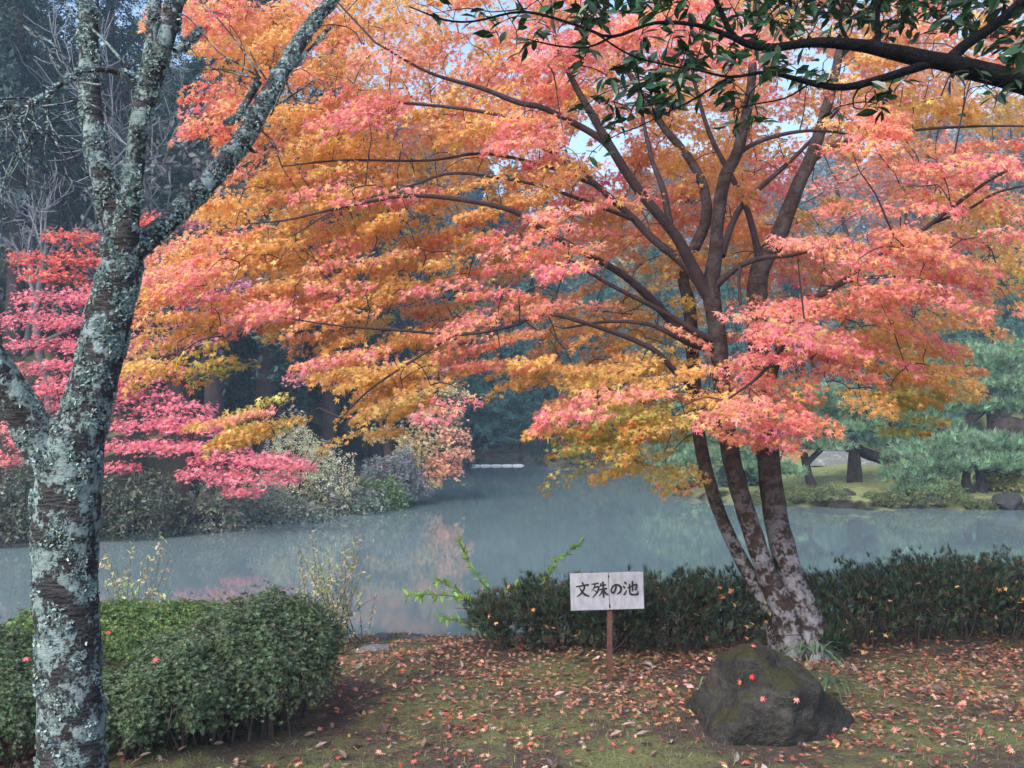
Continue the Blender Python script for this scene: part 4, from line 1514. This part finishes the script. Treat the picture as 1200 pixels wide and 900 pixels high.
CR = {'c': [(.84, .25, .31), (.82, .22, .28), (.85, .31, .35)], 'r': [(.84, .16, .13), (.85, .22, .14)], 's': [(.84, .32, .31), (.83, .30, .33)], 'p': [(.80, .28, .38), (.79, .33, .41)]}
pad_maple('crimson_maple', 215, 18.2, [[(215, 600, 18.2, 30), (222, 540, 18.2, 24), (215, 480, 18.2, 20), (190, 420, 18.2, 16), (160, 340, 18, 10), (150, 290, 18, 6)],
                                      [(218, 520, 18.2, 9), (260, 540, 17.6, 8), (320, 550, 17.2, 5)], [(215, 480, 18.2, 9), (240, 420, 18.3, 7), (280, 380, 18.4, 5)]],
          [(60, 345, 17.5, 90, 26, 'c'), (95, 375, 17.3, 110, 26, 'c'), (55, 400, 17.4, 100, 24, 'c'), (90, 425, 17.2, 110, 22, 'c'), (60, 455, 17.2, 100, 24, 'c'), (110, 470, 17, 90, 24, 'c'), (80, 490, 17, 90, 22, 'c'),
           (60, 320, 17.6, 80, 24, 'r'), (95, 300, 17.6, 70, 28, 'r'), (40, 300, 17.8, 60, 24, 'r'), (140, 330, 17.6, 80, 26, 'r'), (20, 430, 17.4, 60, 24, 'c'), (10, 500, 17, 70, 24, 's'), (0, 535, 16.8, 60, 24, 's'),
           (185, 290, 18, 70, 24, 's'), (215, 255, 18.2, 70, 26, 's'), (180, 255, 18.4, 40, 20, 'r'), (200, 320, 18, 90, 26, 's'), (260, 330, 18.4, 100, 26, 'p'), (310, 350, 18.5, 110, 28, 'p'), (350, 365, 18.5, 90, 26, 's'), (240, 370, 18.3, 90, 24, 's'),
           (180, 400, 18, 90, 22, 'c'), (225, 395, 18.2, 70, 20, 'p'), (180, 430, 17.6, 80, 20, 'c'), (165, 460, 17.4, 100, 22, 'c'), (205, 475, 17.2, 100, 22, 'c'), (170, 495, 17, 110, 22, 'c'), (215, 490, 17, 90, 20, 'c'),
           (140, 520, 16.8, 110, 20, 'c'), (195, 520, 16.8, 120, 20, 'c'), (240, 522, 16.8, 110, 20, 'c'), (280, 535, 16.6, 120, 20, 'c'), (320, 538, 16.6, 100, 20, 'c'), (250, 552, 16.5, 90, 20, 'c'), (300, 558, 16.5, 110, 20, 'c'), (285, 574, 16.4, 50, 14, 'c'), (140, 545, 16.6, 50, 16, 'c'),
           (85, 275, 17.8, 70, 26, 'r'), (110, 345, 17.2, 80, 30, 'c'), (40, 370, 17.4, 90, 30, 'c'), (20, 470, 17, 90, 28, 'c'), (100, 445, 16.9, 110, 26, 'c'), (120, 400, 17, 90, 30, 'c'), (60, 515, 16.8, 100, 24, 'c'), (160, 440, 17.2, 70, 30, 'c'), (230, 500, 16.8, 80, 18, 'c'), (345, 545, 16.5, 50, 14, 'c'), (370, 440, 18.8, 80, 22, 's'), (400, 420, 19, 70, 22, 's')],
          CR, 'crimson pink maple in flat tiers on the left bank behind the cherry tree', 310, .066)
pad_maple('peach_maple', 470, 24.5, [[(462, 580, 24.5, 16), (455, 520, 24.5, 12), (470, 480, 24.3, 8), (500, 500, 24, 4)]],
          [(440, 440, 24.5, 90, 24, 'a'), (490, 430, 24.3, 80, 24, 'a'), (520, 455, 24, 60, 26, 'b'), (470, 475, 24.2, 90, 26, 'b'), (510, 490, 24, 60, 30, 'b'), (460, 505, 24, 70, 28, 'b'), (500, 515, 23.8, 60, 34, 'b'), (520, 535, 23.6, 44, 26, 'a'), (490, 540, 23.8, 50, 30, 'b'), (505, 555, 23.6, 30, 20, 'a'), (450, 460, 24.4, 70, 24, 'a'), (532, 505, 23.4, 40, 30, 'a'), (538, 528, 23.2, 34, 24, 'a'), (528, 548, 23.2, 30, 20, 'a'), (515, 478, 23.6, 60, 26, 'a'), (485, 525, 23.4, 50, 30, 'b'), (500, 566, 23.2, 34, 14, 'b')],
          {'a': [(.86, .42, .30), (.85, .48, .32)], 'b': [(.64, .54, .28), (.56, .52, .30), (.72, .50, .28)]}, 'peach and olive weeping maple on the far left bank by the pond corner', 460, .075)


pad_maple('orange_maple', 1045, 25.5, [[(1045, 590, 25.5, 16), (1050, 480, 25.5, 13), (1060, 380, 25.5, 11), (1080, 260, 25.5, 7), (1090, 150, 25.5, 4)], [(1055, 420, 25.5, 8), (1000, 300, 25.8, 6), (980, 220, 26, 4)], [(1065, 340, 25.5, 7), (1140, 250, 25, 5), (1180, 180, 25, 3)]],
          [(985, 215, 26, 110, 36, 'a'), (1030, 190, 25.5, 110, 34, 'b'), (1010, 245, 25.6, 90, 30, 'a'), (1090, 170, 25.5, 110, 36, 'a'), (1150, 190, 25, 120, 36, 'b'), (1120, 225, 25, 110, 34, 'a'), (1180, 235, 25, 110, 34, 'b'), (1060, 130, 25.6, 120, 36, 'b'), (1130, 120, 25.4, 120, 40, 'a'), (1190, 140, 25, 110, 36, 'b'), (1085, 265, 25.2, 70, 26, 'a'), (1000, 140, 26, 90, 34, 'b'), (960, 250, 26, 70, 28, 'a'),
           (1030, 90, 26, 110, 36, 'a'), (1110, 75, 25.6, 110, 36, 'a'), (1180, 80, 25.2, 110, 36, 'b'), (970, 100, 26, 100, 36, 'b'), (960, 165, 26, 90, 34, 'a')],
          {'a': [(.82, .30, .16), (.80, .24, .16)], 'b': [(.84, .38, .12), (.82, .32, .18)]}, 'slender orange-red maple on the far right bank, behind the big maple crown', 260, .10)


def mound(name, px, py_base, d, wpx, hpx, cols, label, group, n=900, size=.11, tmpl=None, mat='green_leaf', stems=10, stemmat='twig', cat='shrub'):
    c = P(px, py_base, d)
    c[2] = gz(c[0], c[1])
    t = thing(name, c, label, cat, group)
    rx, h = wpx / F * d / 2, hpx / F * d
    lf, st = MB(), MB()
    th = rng.uniform(0, 2 * math.pi, n)
    cz = rng.uniform(0, 1, n)
    sz = np.sqrt(1 - cz ** 2)
    dd = np.stack([sz * np.cos(th), sz * np.sin(th), cz], -1)
    lump = 1 + .14 * np.sin(dd[:, 0] * 6 + px) + .12 * np.sin(dd[:, 2] * 9 + dd[:, 1] * 7 + px * .3)
    rad = lump * (1 - np.abs(rng.normal(0, .18, n)).clip(0, .8))
    pos = c + dd * np.array([rx, rx * .7, h]) * rad[:, None]
    pos[:, 2] += .06
    inst(lf, *(tmpl or CLUMP), pos, frames(dd + np.array([0, 0, .5]) + rng.normal(0, .5, (n, 3)), rng.normal(size=(n, 3))), rng.uniform(.6, 1.2, n) * size, jit(np.array(cols)[rng.integers(len(cols), size=n)], .28, .08))
    for k in range(stems):
        a = rng.uniform(0, 2 * math.pi)
        e = c + np.array([math.cos(a) * rx * rng.uniform(.3, 1.05), math.sin(a) * rx * .7, h * rng.uniform(.6, 1.1)])
        m1 = c + (e - c) * np.array([.35, .35, .6])
        tube(st, [c + rng.normal(0, .05, 3) - (0, 0, .05), m1, e], [.02, .014, .005], 5, .2)
    st.build('stems', M[stemmat], t, True)
    lf.build('foliage', M[mat], t)
    return t


GR = [(.09, .11, .09), (.12, .13, .10), (.07, .09, .06)]
SG = [(.20, .24, .20), (.15, .19, .14), (.24, .26, .22)]
k = 0
for px, py, d, w, h, cols, lab in (
        (20, 636, 15.6, 160, 70, GR, 'dull grey-green shrub on the left bank beside the cherry trunk'),
        (150, 624, 16.5, 160, 64, GR, 'low grey twiggy shrub on the left bank under the crimson tiers'),
        (232, 616, 17.6, 160, 54, SG, 'broad frosty grey-green shrub mound on the left bank below the lowest crimson tier'),
        (310, 609, 18.8, 150, 46, SG, 'silvery twiggy shrub on the left bank overhanging the water'),
        (385, 598, 20.4, 120, 42, SG, 'pale silver-green shrub on the left bank beside the cream blossoms'),
        (445, 592, 21.4, 70, 36, [(.14, .22, .10), (.18, .25, .12)], 'fresh green fern-like shrub at the tip of the left bank'),
        (465, 575, 22.3, 80, 50, [(.22, .26, .25), (.17, .21, .20), (.28, .25, .28)], 'tall silvery shrub with upright twigs near the tip of the left bank'),
        (522, 556, 36, 60, 44, [(.05, .09, .07), (.07, .12, .09)], 'dark teal shrub at the mouth of the shaded inlet')):
    mound('bank_shrub', px, py, d, w, h, cols, lab, 'shrubs along the left bank', 1100, .13)
mound('cream_shrub', 348, 578, 20.2, 125, 98, [(.80, .76, .50), (.74, .70, .42), (.68, .66, .46)], 'cream-leaved shrub behind the silver shrubs on the left bank', None, 2200, .075, CLUMP, 'maple_leaf', 14)

# ------------------------------------------------------------------ right bank: clipped pines
def pine(name, base_px, d, trunk_pts, pads, label, group='clipped pines across the pond', props=None):
    b0 = P(base_px, 590, d)
    base = np.array([b0[0], d, gz(b0[0], d)])
    t = thing(name, base, label, 'tree', group)
    SK = []
    for i, pts in enumerate(trunk_pts):
        b = MB()
        pp = [P(x, y, dd) for x, y, dd, w in pts]
        if i == 0:
            pp[0] = base + (0, 0, -.1)
        p, r = tube(b, pp, [w / 2 / F * dd for x, y, dd, w in pts], 10, .12, .07)
        b.build('trunk' if i == 0 else 'branch', M['pine_bark'], t, True)
        SK.append(p)
    sk = np.concatenate(SK)
    lf, tw = MB(), MB()
    tips = []
    for (px, py, dd, wpx, hpx) in pads:
        c = P(px, py, dd)
        rx, rz = wpx / F * dd / 2, hpx / F * dd / 2
        n = int(330 * wpx / 80)
        a = rng.uniform(0, 2 * math.pi, n)
        q = np.sqrt(rng.random(n))
        lump = 1 + .25 * np.sin(a * 3 + px)
        pos = c + np.stack([rx * q * lump * np.cos(a), rx * .75 * q * lump * np.sin(a), rz * (1 - q ** 2) * .75 + rng.normal(0, rz * .3, n)], -1)
        yd = np.stack([np.cos(a) * q * .8, np.sin(a) * q * .8, np.full(n, 1.0)], -1) + rng.normal(0, .3, (n, 3))
        inst(lf, *TUFT, pos, frames(yd, rng.normal(size=(n, 3))), rng.uniform(.12, .2, n), jit(np.array([(.17, .28, .165), (.22, .35, .21), (.12, .20, .13)])[rng.integers(3, size=n)], .32, .07))
        for j in range(4):
            an = rng.uniform(0, 6.28)
            tips.append(c + np.array([rx * .6 * math.cos(an), rx * .5 * math.sin(an), 0]))
    attach(sk, tips, t, 'branch', 'pine_bark', .022, .008, .02, 5)
    lf.build('needles', M['needle'], t)
    return t


pine('clipped_pine', 955, 23.3, [[(955, 592, 23.3, 12), (948, 560, 23.3, 10), (944, 540, 23.3, 9), (935, 500, 23.3, 8), (940, 470, 23.4, 5)], [(944, 545, 23.3, 7), (970, 520, 23.3, 6), (1000, 500, 23.3, 4)]],
     [(905, 475, 23.5, 70, 22), (950, 465, 23.4, 100, 26), (985, 480, 23.3, 80, 22), (925, 500, 23.2, 110, 24), (975, 505, 23.1, 90, 22), (900, 525, 23.2, 80, 22), (945, 525, 23, 90, 20), (1005, 490, 23.3, 60, 20), (890, 550, 23, 50, 24), (915, 555, 22.8, 50, 18)],
     'blue-green pine in rounded tiers just right of the maple stems across the pond')
pine('clipped_pine', 1165, 25, [[(1165, 585, 25, 20), (1160, 540, 25, 20), (1165, 490, 25, 16), (1145, 450, 25, 12), (1120, 430, 25, 8)], [(1165, 500, 25, 22), (1185, 500, 24.8, 24), (1230, 512, 24.5, 24)], [(1150, 480, 25, 12), (1120, 505, 24.8, 14), (1100, 515, 24.6, 8)]],
     [(1120, 425, 25.2, 110, 34), (1165, 430, 25.2, 100, 30), (1085, 440, 25.3, 80, 28), (1150, 455, 25, 120, 26), (1195, 450, 25, 90, 30), (1080, 470, 25, 110, 28), (1125, 480, 24.9, 100, 24), (1060, 495, 25, 80, 26), (1100, 505, 24.8, 80, 24), (1180, 480, 25, 80, 22), (1200, 415, 25.4, 90, 30), (1060, 520, 25, 70, 24)],
     'tallest clipped pine across the pond, with a thick trunk bending by the right edge')
pine('clipped_pine', 1140, 22.3, [[(1131, 590, 22.3, 12), (1132, 565, 22.3, 11), (1135, 545, 22.3, 8)], [(1152, 592, 22.3, 12), (1150, 570, 22.3, 11), (1146, 548, 22.3, 9)]],
     [(1090, 535, 22.4, 110, 24), (1140, 522, 22.4, 110, 24), (1185, 530, 22.4, 90, 24), (1070, 560, 22.2, 80, 24), (1110, 548, 22, 90, 20), (1165, 545, 22, 110, 22), (1080, 578, 22, 60, 22), (1195, 552, 22, 60, 24)],
     'low spreading pine on two short trunks above the right water edge')
pine('clipped_pine', 1055, 24.5, [[(1062, 560, 24.5, 14), (1048, 545, 24.5, 14), (1020, 533, 24.4, 13), (1000, 525, 24.3, 11), (985, 519, 24.2, 9), (965, 512, 24, 6)]],
     [(960, 500, 24, 60, 16), (1015, 505, 24.3, 40, 12)],
     'old pine lying almost flat over a wooden prop across the pond')
pine('clipped_pine', 820, 27, [[(825, 580, 26.5, 12), (822, 550, 26.5, 10), (815, 510, 26.5, 8)]],
     [(800, 480, 27, 80, 30), (835, 500, 26.6, 80, 30), (795, 515, 26.8, 80, 28), (830, 540, 26.4, 80, 28), (800, 550, 26.3, 70, 26), (840, 565, 26, 60, 22), (780, 535, 27, 50, 24)],
     'teal pine seen between the sign and the maple stems on the far bank')


def prop_post():
    x = (1000 - 600) / F * 23.9
    y = 23.9
    z = gz(x, y)
    t = thing('wooden_prop', (x, y, z), 'stout dark wooden prop holding up the leaning pine across the pond', 'prop')
    for dx in (-.09, .0, .1):
        b = MB()
        tube(b, [(x + dx * 1.4, y + .02, z - .1), (x + dx, y, z + .5), (x + dx * .7, y, z + .82)], [.075, .07, .065], 8, .2, .05)
        b.build('post', M['pine_bark'], t, True)
    b = MB()
    tube(b, [(x - .2, y, z + .84), (x, y, z + .85), (x + .2, y, z + .86)], [.09, .09, .09], 8, .1, .04)
    b.build('crosspiece', M['pine_bark'], t, True)


prop_post()


def steps():
    d = 29.5
    x = (992 - 600) / F * d
    z = gz(x, d)
    t = thing('stone_steps', (x, d, z), 'pale grey stone steps half hidden behind the leaning pine', 'steps')
    for k in range(3):
        b = MB()
        w, dp, h = 1.1 - .2 * k, .42, .2
        y0, z0 = d + k * .44, z + k * .22 - .05
        e = .015
        v = []
        for zz, i in ((z0, 0), (z0 + h - e, 0), (z0 + h, e)):
            v += [(x - w + i, y0 + i, zz), (x + w - i, y0 + i, zz), (x + w - i, y0 + dp - i, zz), (x - w + i, y0 + dp - i, zz)]
        f = [(8, 9, 10, 11)]
        for r in range(2):
            for q in range(4):
                f.append((r * 4 + q, r * 4 + (q + 1) % 4, r * 4 + 4 + (q + 1) % 4, r * 4 + 4 + q))
        b.add(v, f)
        b.build('step', M['pale_stone'], t)


steps()

# stones and mossy boulders that line the banks
ST = [(990, 580, 22.2, .42, .22, 'rounded brown stone on the grass below the leaning pine'), (1030, 588, 21.9, .55, .24, 'mossy bank stone below the wooden prop'), (1085, 590, 21.6, .5, .3, 'dark wet bank stone under the low pine, left of its trunks'),
      (1175, 592, 21.3, .55, .26, 'broad dark bank stone by the right edge of the photo'), (905, 588, 22.6, .5, .28, 'dark bank stone at the waterline behind the right maple stem'),
      (1060, 590, 21.7, .32, .2, 'small pale bank stone left of the dark wet one'),
      (290, 612, 18.6, .5, .2, 'mossy low stone on the left waterline below the crimson maple'),
      (360, 604, 19.8, .5, .2, 'dark low stone on the left waterline below the silver shrubs'), (420, 600, 20.8, .45, .2, 'rounded stone near the tip of the left bank'), (30, 640, 15.6, .5, .24, 'dark stone on the left waterline, left of the cherry trunk')]
for i, (px, py, d, w, h, lab) in enumerate(ST):
    x = (px - 600) / F * d
    rough_stone('bank_stone', (x, d, gz(x, d) - .06), (w * .62, w * .5, h * .85), 'bank_stone', 40 + i, lab, 'stone', 'stones lining the pond banks', sub=32, amp=.16)

for px, py, d, w, h, lab in ((905, 588, 22.3, 60, 16, 'low mossy clump on the far right bank just right of the thickest maple stem'), (960, 590, 22.0, 70, 15, 'low mossy clump on the far right bank below the tiered pine'), (1035, 592, 21.6, 60, 14, 'low mossy clump on the far right bank in front of the wooden prop'),
                             (1105, 594, 21.4, 80, 20, 'low mossy clump on the far right bank left of the twin pine trunks'), (1150, 594, 21.3, 50, 14, 'low mossy clump on the far right bank under the twin pine trunks')):
    mound('moss_clump', px, py, d, w, h, [(.12, .16, .06), (.09, .12, .05), (.17, .20, .08), (.07, .09, .05)], lab, 'moss clumps along the far right bank', 700, .07, CLUMP, 'green_leaf', 7)

# far shore mounds
for px, py, d, w, h, cols, lab in ((700, 548, 39.5, 90, 34, [(.11, .14, .08), (.09, .12, .07)], 'round clipped mound on the far shore under the olive leaves'), (770, 550, 37.5, 90, 40, [(.06, .11, .07), (.08, .13, .08)], 'dark clipped mound on the far shore left of the teal pine'),
                                   (660, 545, 43, 70, 40, [(.05, .09, .07)], 'dark shrub on the far shore right of the shaded inlet'), (1175, 582, 22.8, 50, 26, [(.30, .32, .12), (.36, .34, .14)], 'yellow-green shrub at the right edge beyond the water'),
                                   (870, 575, 25, 60, 40, [(.06, .11, .08)], 'dark green shrub behind the middle maple stem across the pond')):
    mound('garden_shrub', px, py, d, w, h, cols, lab, 'shrubs on the far shore', 900, .16, CLUMP, 'green_leaf', 6)


def float_line():
    a, bb = P(536, 547, 40), P(614, 547, 40.5)
    a[2] = bb[2] = WATER_Z + .02
    t = thing('float_line', a, 'line of white floats strung across the shaded inlet', 'float line')
    w = solid('white_float', (.75, .77, .8), .5, .05, 5, 0)
    b = MB()
    tube(b, [a, (a + bb) / 2, bb], [.02, .02, .02], 5, 1)
    b.build('rope', w, t, True)
    for k in range(6):
        b = MB()
        p = a + (bb - a) * (k + .6) / 6.2
        dx = norm(bb - a) * .22
        tube(b, [p - dx, p - dx * .8, p, p + dx * .8, p + dx], [.02, .05, .055, .05, .02], 8, .1)
        b.build('float', w, t, True)


float_line()

# ------------------------------------------------------------------ woods behind
def bare_template(seed, H, levels=4):
    """Recursive bare tree: list of (points, radii)."""
    g = np.random.default_rng(seed)
    out = []

    def rec(p, d, L, r, lv):
        n = 5
        pts = [p]
        for i in range(n):
            d = norm(d + g.normal(0, .13, 3) + np.array([0, 0, .06]))
            pts.append(pts[-1] + d * L / n)
        out.append((np.array(pts), np.linspace(r, r * .5, n + 1), lv))
        if lv <= 0:
            return
        for k in range(g.integers(3, 6)):
            i = g.integers(2, n + 1)
            dd = norm(d + g.normal(0, .62, 3) + np.array([0, 0, .1]))
            rec(pts[i], dd, L * g.uniform(.5, .75), r * .48, lv - 1)
    rec(np.zeros(3), np.array([0, 0, 1.0]), H * .42, H * .013, levels)
    return out


def bare_tree(proto_lines, loc, label, name='bare_tree'):
    t = thing(name, loc, label, 'tree', 'leafless trees on the hillside')
    tr, br = MB(), MB()
    for pts, rad, lv in proto_lines:
        m = tr if lv >= 3 else br
        tube(m, pts + np.array(loc), np.maximum(rad, .012), 5 if lv > 1 else 3, 10, 0, smooth=False)
    tr.build('trunk', M['pale_bark'], t, True)
    br.build('crown', M['grey_twig'], t, True)
    return t


protos = {}
BT = [(60, 15, 21, 'leafless grey tree with fine pale twigs, left of the cherry stems', 9), (150, 15, 25, 'leafless pale twiggy tree framed between the two upright cherry stems', 10), (255, 15, 26, 'leafless whitish tree just left of the leaning cherry limb', 9), (100, 15, 27, 'leafless pale tree high on the left behind the lichen cherry', 9), (30, 25, 24, 'leafless grey tree at the upper left edge', 8), (225, 20, 30, 'leafless silvery tree between the cherry limbs', 11),
      (180, 30, 36, 'leafless slender tree behind the middle cherry limb', 12), (480, 30, 34, 'leafless tree showing through the crown left of centre', 11), (560, 25, 50, 'leafless tree far up the valley', 12), (1015, 32, 45, 'leafless bluish tree on the right hillside', 11), (1085, 30, 48, 'leafless twiggy tree on the right hillside, near the right edge', 12),
      (1160, 30, 46, 'leafless pale tree at the right edge behind the maple crown', 11), (950, 30, 44, 'leafless tree behind the right maple stem', 11), (760, 30, 50, 'leafless tree far behind the maple fork', 11)]
bp = {}
for i, (px, _, d, lab, H) in enumerate(BT):
    x = (px - 600) / F * d
    loc = (x, d, gz(x, d) - .1)
    key = i % 3
    if key not in bp:
        bp[key] = bare_tree(bare_template(60 + key, 10), loc, lab)
        bp[key].scale = (H / 10,) * 3
    else:
        copy_tree(bp[key], loc, rng.uniform(0, 6), lab, 'leafless trees on the hillside', H / 10)


def conifer_mesh(name_tr, name_cr, t, loc, H, seed, cols, n=900, size=.42, low=.25):
    g = np.random.default_rng(seed)
    b = MB()
    L = np.array(loc, float)
    tube(b, [L + (0, 0, -.3), L + (.05, 0, H * .4), L + (0, .05, H * .95)], [H * .02, H * .014, H * .003], 8, 1.0, .05)
    b.build(name_tr, M['far_bark'], t, True)
    lf = MB()
    u = g.beta(1.0, 1.35, n)
    z = H * (low + (1 - low) * u)
    wid = H * .20 * (1 - u) ** .75 + .15
    lay = np.floor(u * 14) * 2.4
    a = g.uniform(0, 2 * math.pi, n)
    q = np.sqrt(g.random(n)) * (.75 + .35 * np.sin(a * 4 + lay))
    pos = L + np.stack([wid * q * np.cos(a), wid * q * np.sin(a), z - q * wid * .35 + 0 * z], -1)
    yd = np.stack([np.cos(a), np.sin(a), np.full(n, -.6)], -1) + g.normal(0, .3, (n, 3))
    cc = np.array(cols)[g.integers(len(cols), size=n)]
    inst(lf, *BROOM, pos, frames(yd, np.array([0, 0, 1.0]) + g.normal(0, .3, (n, 3))), g.uniform(.7, 1.3, n) * size, jit(cc, .22, .06))
    inst(lf, *CLUMP, pos, frames(yd, g.normal(size=(n, 3))), g.uniform(.6, 1.1, n) * size * .6, jit(cc * .9, .22, .06))
    lf.build(name_cr, M['needle'], t)


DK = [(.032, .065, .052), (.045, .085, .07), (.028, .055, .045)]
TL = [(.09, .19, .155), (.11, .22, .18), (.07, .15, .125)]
DK_SHADE = [(.012, .026, .024), (.016, .032, .03), (.01, .02, .02)]  # shade of the inlet put into the needle colour of its two rear cedars
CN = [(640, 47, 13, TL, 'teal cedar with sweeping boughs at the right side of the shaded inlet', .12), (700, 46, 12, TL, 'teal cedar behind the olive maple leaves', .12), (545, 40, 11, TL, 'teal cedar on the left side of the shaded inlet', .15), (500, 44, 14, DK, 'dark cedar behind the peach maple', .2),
      (600, 54, 15, DK_SHADE, 'cedar at the back of the inlet, coloured darkest for the shade there', .05), (572, 51, 15, DK_SHADE, 'cedar at the back left of the inlet, coloured dark for the shade there', .05), (250, 25, 14, DK, 'tall dark cedar with a bare trunk behind the crimson maple', .42), (310, 27, 15, DK, 'tall dark cedar behind the cream shrub', .4), (385, 29, 14, DK, 'dark cedar rising behind the silver shrubs', .35),
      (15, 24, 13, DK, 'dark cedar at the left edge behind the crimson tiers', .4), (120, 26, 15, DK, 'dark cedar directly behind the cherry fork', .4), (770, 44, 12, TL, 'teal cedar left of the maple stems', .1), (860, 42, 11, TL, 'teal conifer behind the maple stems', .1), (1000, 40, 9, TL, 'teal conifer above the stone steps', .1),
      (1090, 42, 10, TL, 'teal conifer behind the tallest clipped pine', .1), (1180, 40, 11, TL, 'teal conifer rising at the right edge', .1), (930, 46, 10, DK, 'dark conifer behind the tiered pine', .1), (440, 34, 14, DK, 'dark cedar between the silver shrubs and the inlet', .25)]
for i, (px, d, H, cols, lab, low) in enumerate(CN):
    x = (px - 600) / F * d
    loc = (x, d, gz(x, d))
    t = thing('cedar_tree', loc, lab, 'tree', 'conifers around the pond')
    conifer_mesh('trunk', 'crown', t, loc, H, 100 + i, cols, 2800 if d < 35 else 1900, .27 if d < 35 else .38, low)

# small autumn maples up the hill
for px, py, d, w, h, cols, lab in ((130, 120, 28, 90, 60, [(.5, .14, .18), (.45, .16, .2)], 'dusky pink maple up the hillside between the cherry limbs'), (215, 195, 30, 80, 50, [(.55, .30, .14), (.5, .34, .18)], 'tan-orange maple up the hillside right of the cherry trunk'),
                               (70, 190, 29, 80, 46, [(.42, .10, .16), (.46, .14, .2)], 'dull magenta maple up the hillside at the left'), (1060, 215, 28, 190, 110, [(.6, .2, .12), (.62, .26, .14)], 'faded orange maple on the right hillside')):
    c = P(px, py, d)
    z0 = gz(c[0], c[1])
    t = thing('hillside_maple', (c[0], c[1], z0), lab, 'tree', 'small maples on the hillside')
    tr, lf = MB(), MB()
    tube(tr, [(c[0], c[1], z0 - .2), (c[0] + .1, c[1], (z0 + c[2]) / 2), tuple(c)], [.14, .1, .04], 6, .5, .05)
    tr.build('trunk', M['far_bark'], t, True)
    n = 1500
    rx, rz = w / F * d / 2, h / F * d / 2
    pos = c + rng.normal(0, .5, (n, 3)) * np.array([rx, rx * .8, rz])
    pos[:, 2] = c[2] + np.round((pos[:, 2] - c[2]) / (rz * .4)) * rz * .4 + rng.normal(0, rz * .08, n)
    inst(lf, *LEAF5, pos, frames(rng.normal(size=(n, 3)), np.array([0, 0, 1.0]) + rng.normal(0, .4, (n, 3))), rng.uniform(.1, .16, n), jit(np.array(cols)[rng.integers(len(cols), size=n)], .2, .07))
    lf.build('crown', M['maple_leaf'], t)


def far_wood():
    lf = MB()
    g = np.random.default_rng(77)
    cnt = 0
    cand = 0
    while cnt < 330 and cand < 6000:
        cand += 1
        y = g.uniform(22, 110)
        x = g.uniform(-.75, .75) * y
        if x > 2 and y < 42:
            continue
        if -3.2 < x < 4.5 and y < 50:
            continue
        sd = float(pond_sd(np.array([x]), np.array([y]))[0])
        if sd < 3.5:
            continue
        z = gz(x, y)
        H = g.uniform(5, 11)
        if x > 2:
            H *= .7
        n = int(g.uniform(420, 640))
        kind = g.random()
        tone = [(.055, .095, .085), (.08, .125, .115), (.10, .14, .14), (.12, .13, .135)][g.integers(4)]
        if x > 4 and kind > .55:
            tone = (.20, .235, .25)
        th = g.uniform(0, 2 * math.pi, n)
        cz = g.uniform(-.5, 1, n)
        if kind < .5:
            u = g.random(n)
            w = H * .2 * (1 - u) ** .8 + .2
            pos = np.stack([x + w * np.cos(th), y + w * np.sin(th), z + H * (.12 + .88 * u)], -1)
            yd = np.stack([np.cos(th), np.sin(th), np.full(n, -.5)], -1)
        else:
            s = np.sqrt(1 - np.clip(cz, -1, 1) ** 2)
            dd = np.stack([s * np.cos(th), s * np.sin(th), cz], -1)
            lump = 1 + .2 * np.sin(dd[:, 0] * 5 + x) * np.sin(dd[:, 2] * 6)
            pos = np.array([x, y, z + H * .5]) + dd * np.array([H * .34, H * .34, H * .42]) * (lump * g.uniform(.7, 1, n))[:, None]
            yd = dd
        sz = .07 + .0075 * y
        inst(lf, *CLUMP, pos, frames(yd + g.normal(0, .4, (n, 3)), g.normal(size=(n, 3))), g.uniform(.7, 1.4, n) * sz * 1.15, jit(np.tile(tone, (n, 1)), .3, .08))
        cnt += 1
    o = lf.build('far_woods', M['needle'])
    tag(o, kind='stuff')


far_wood()
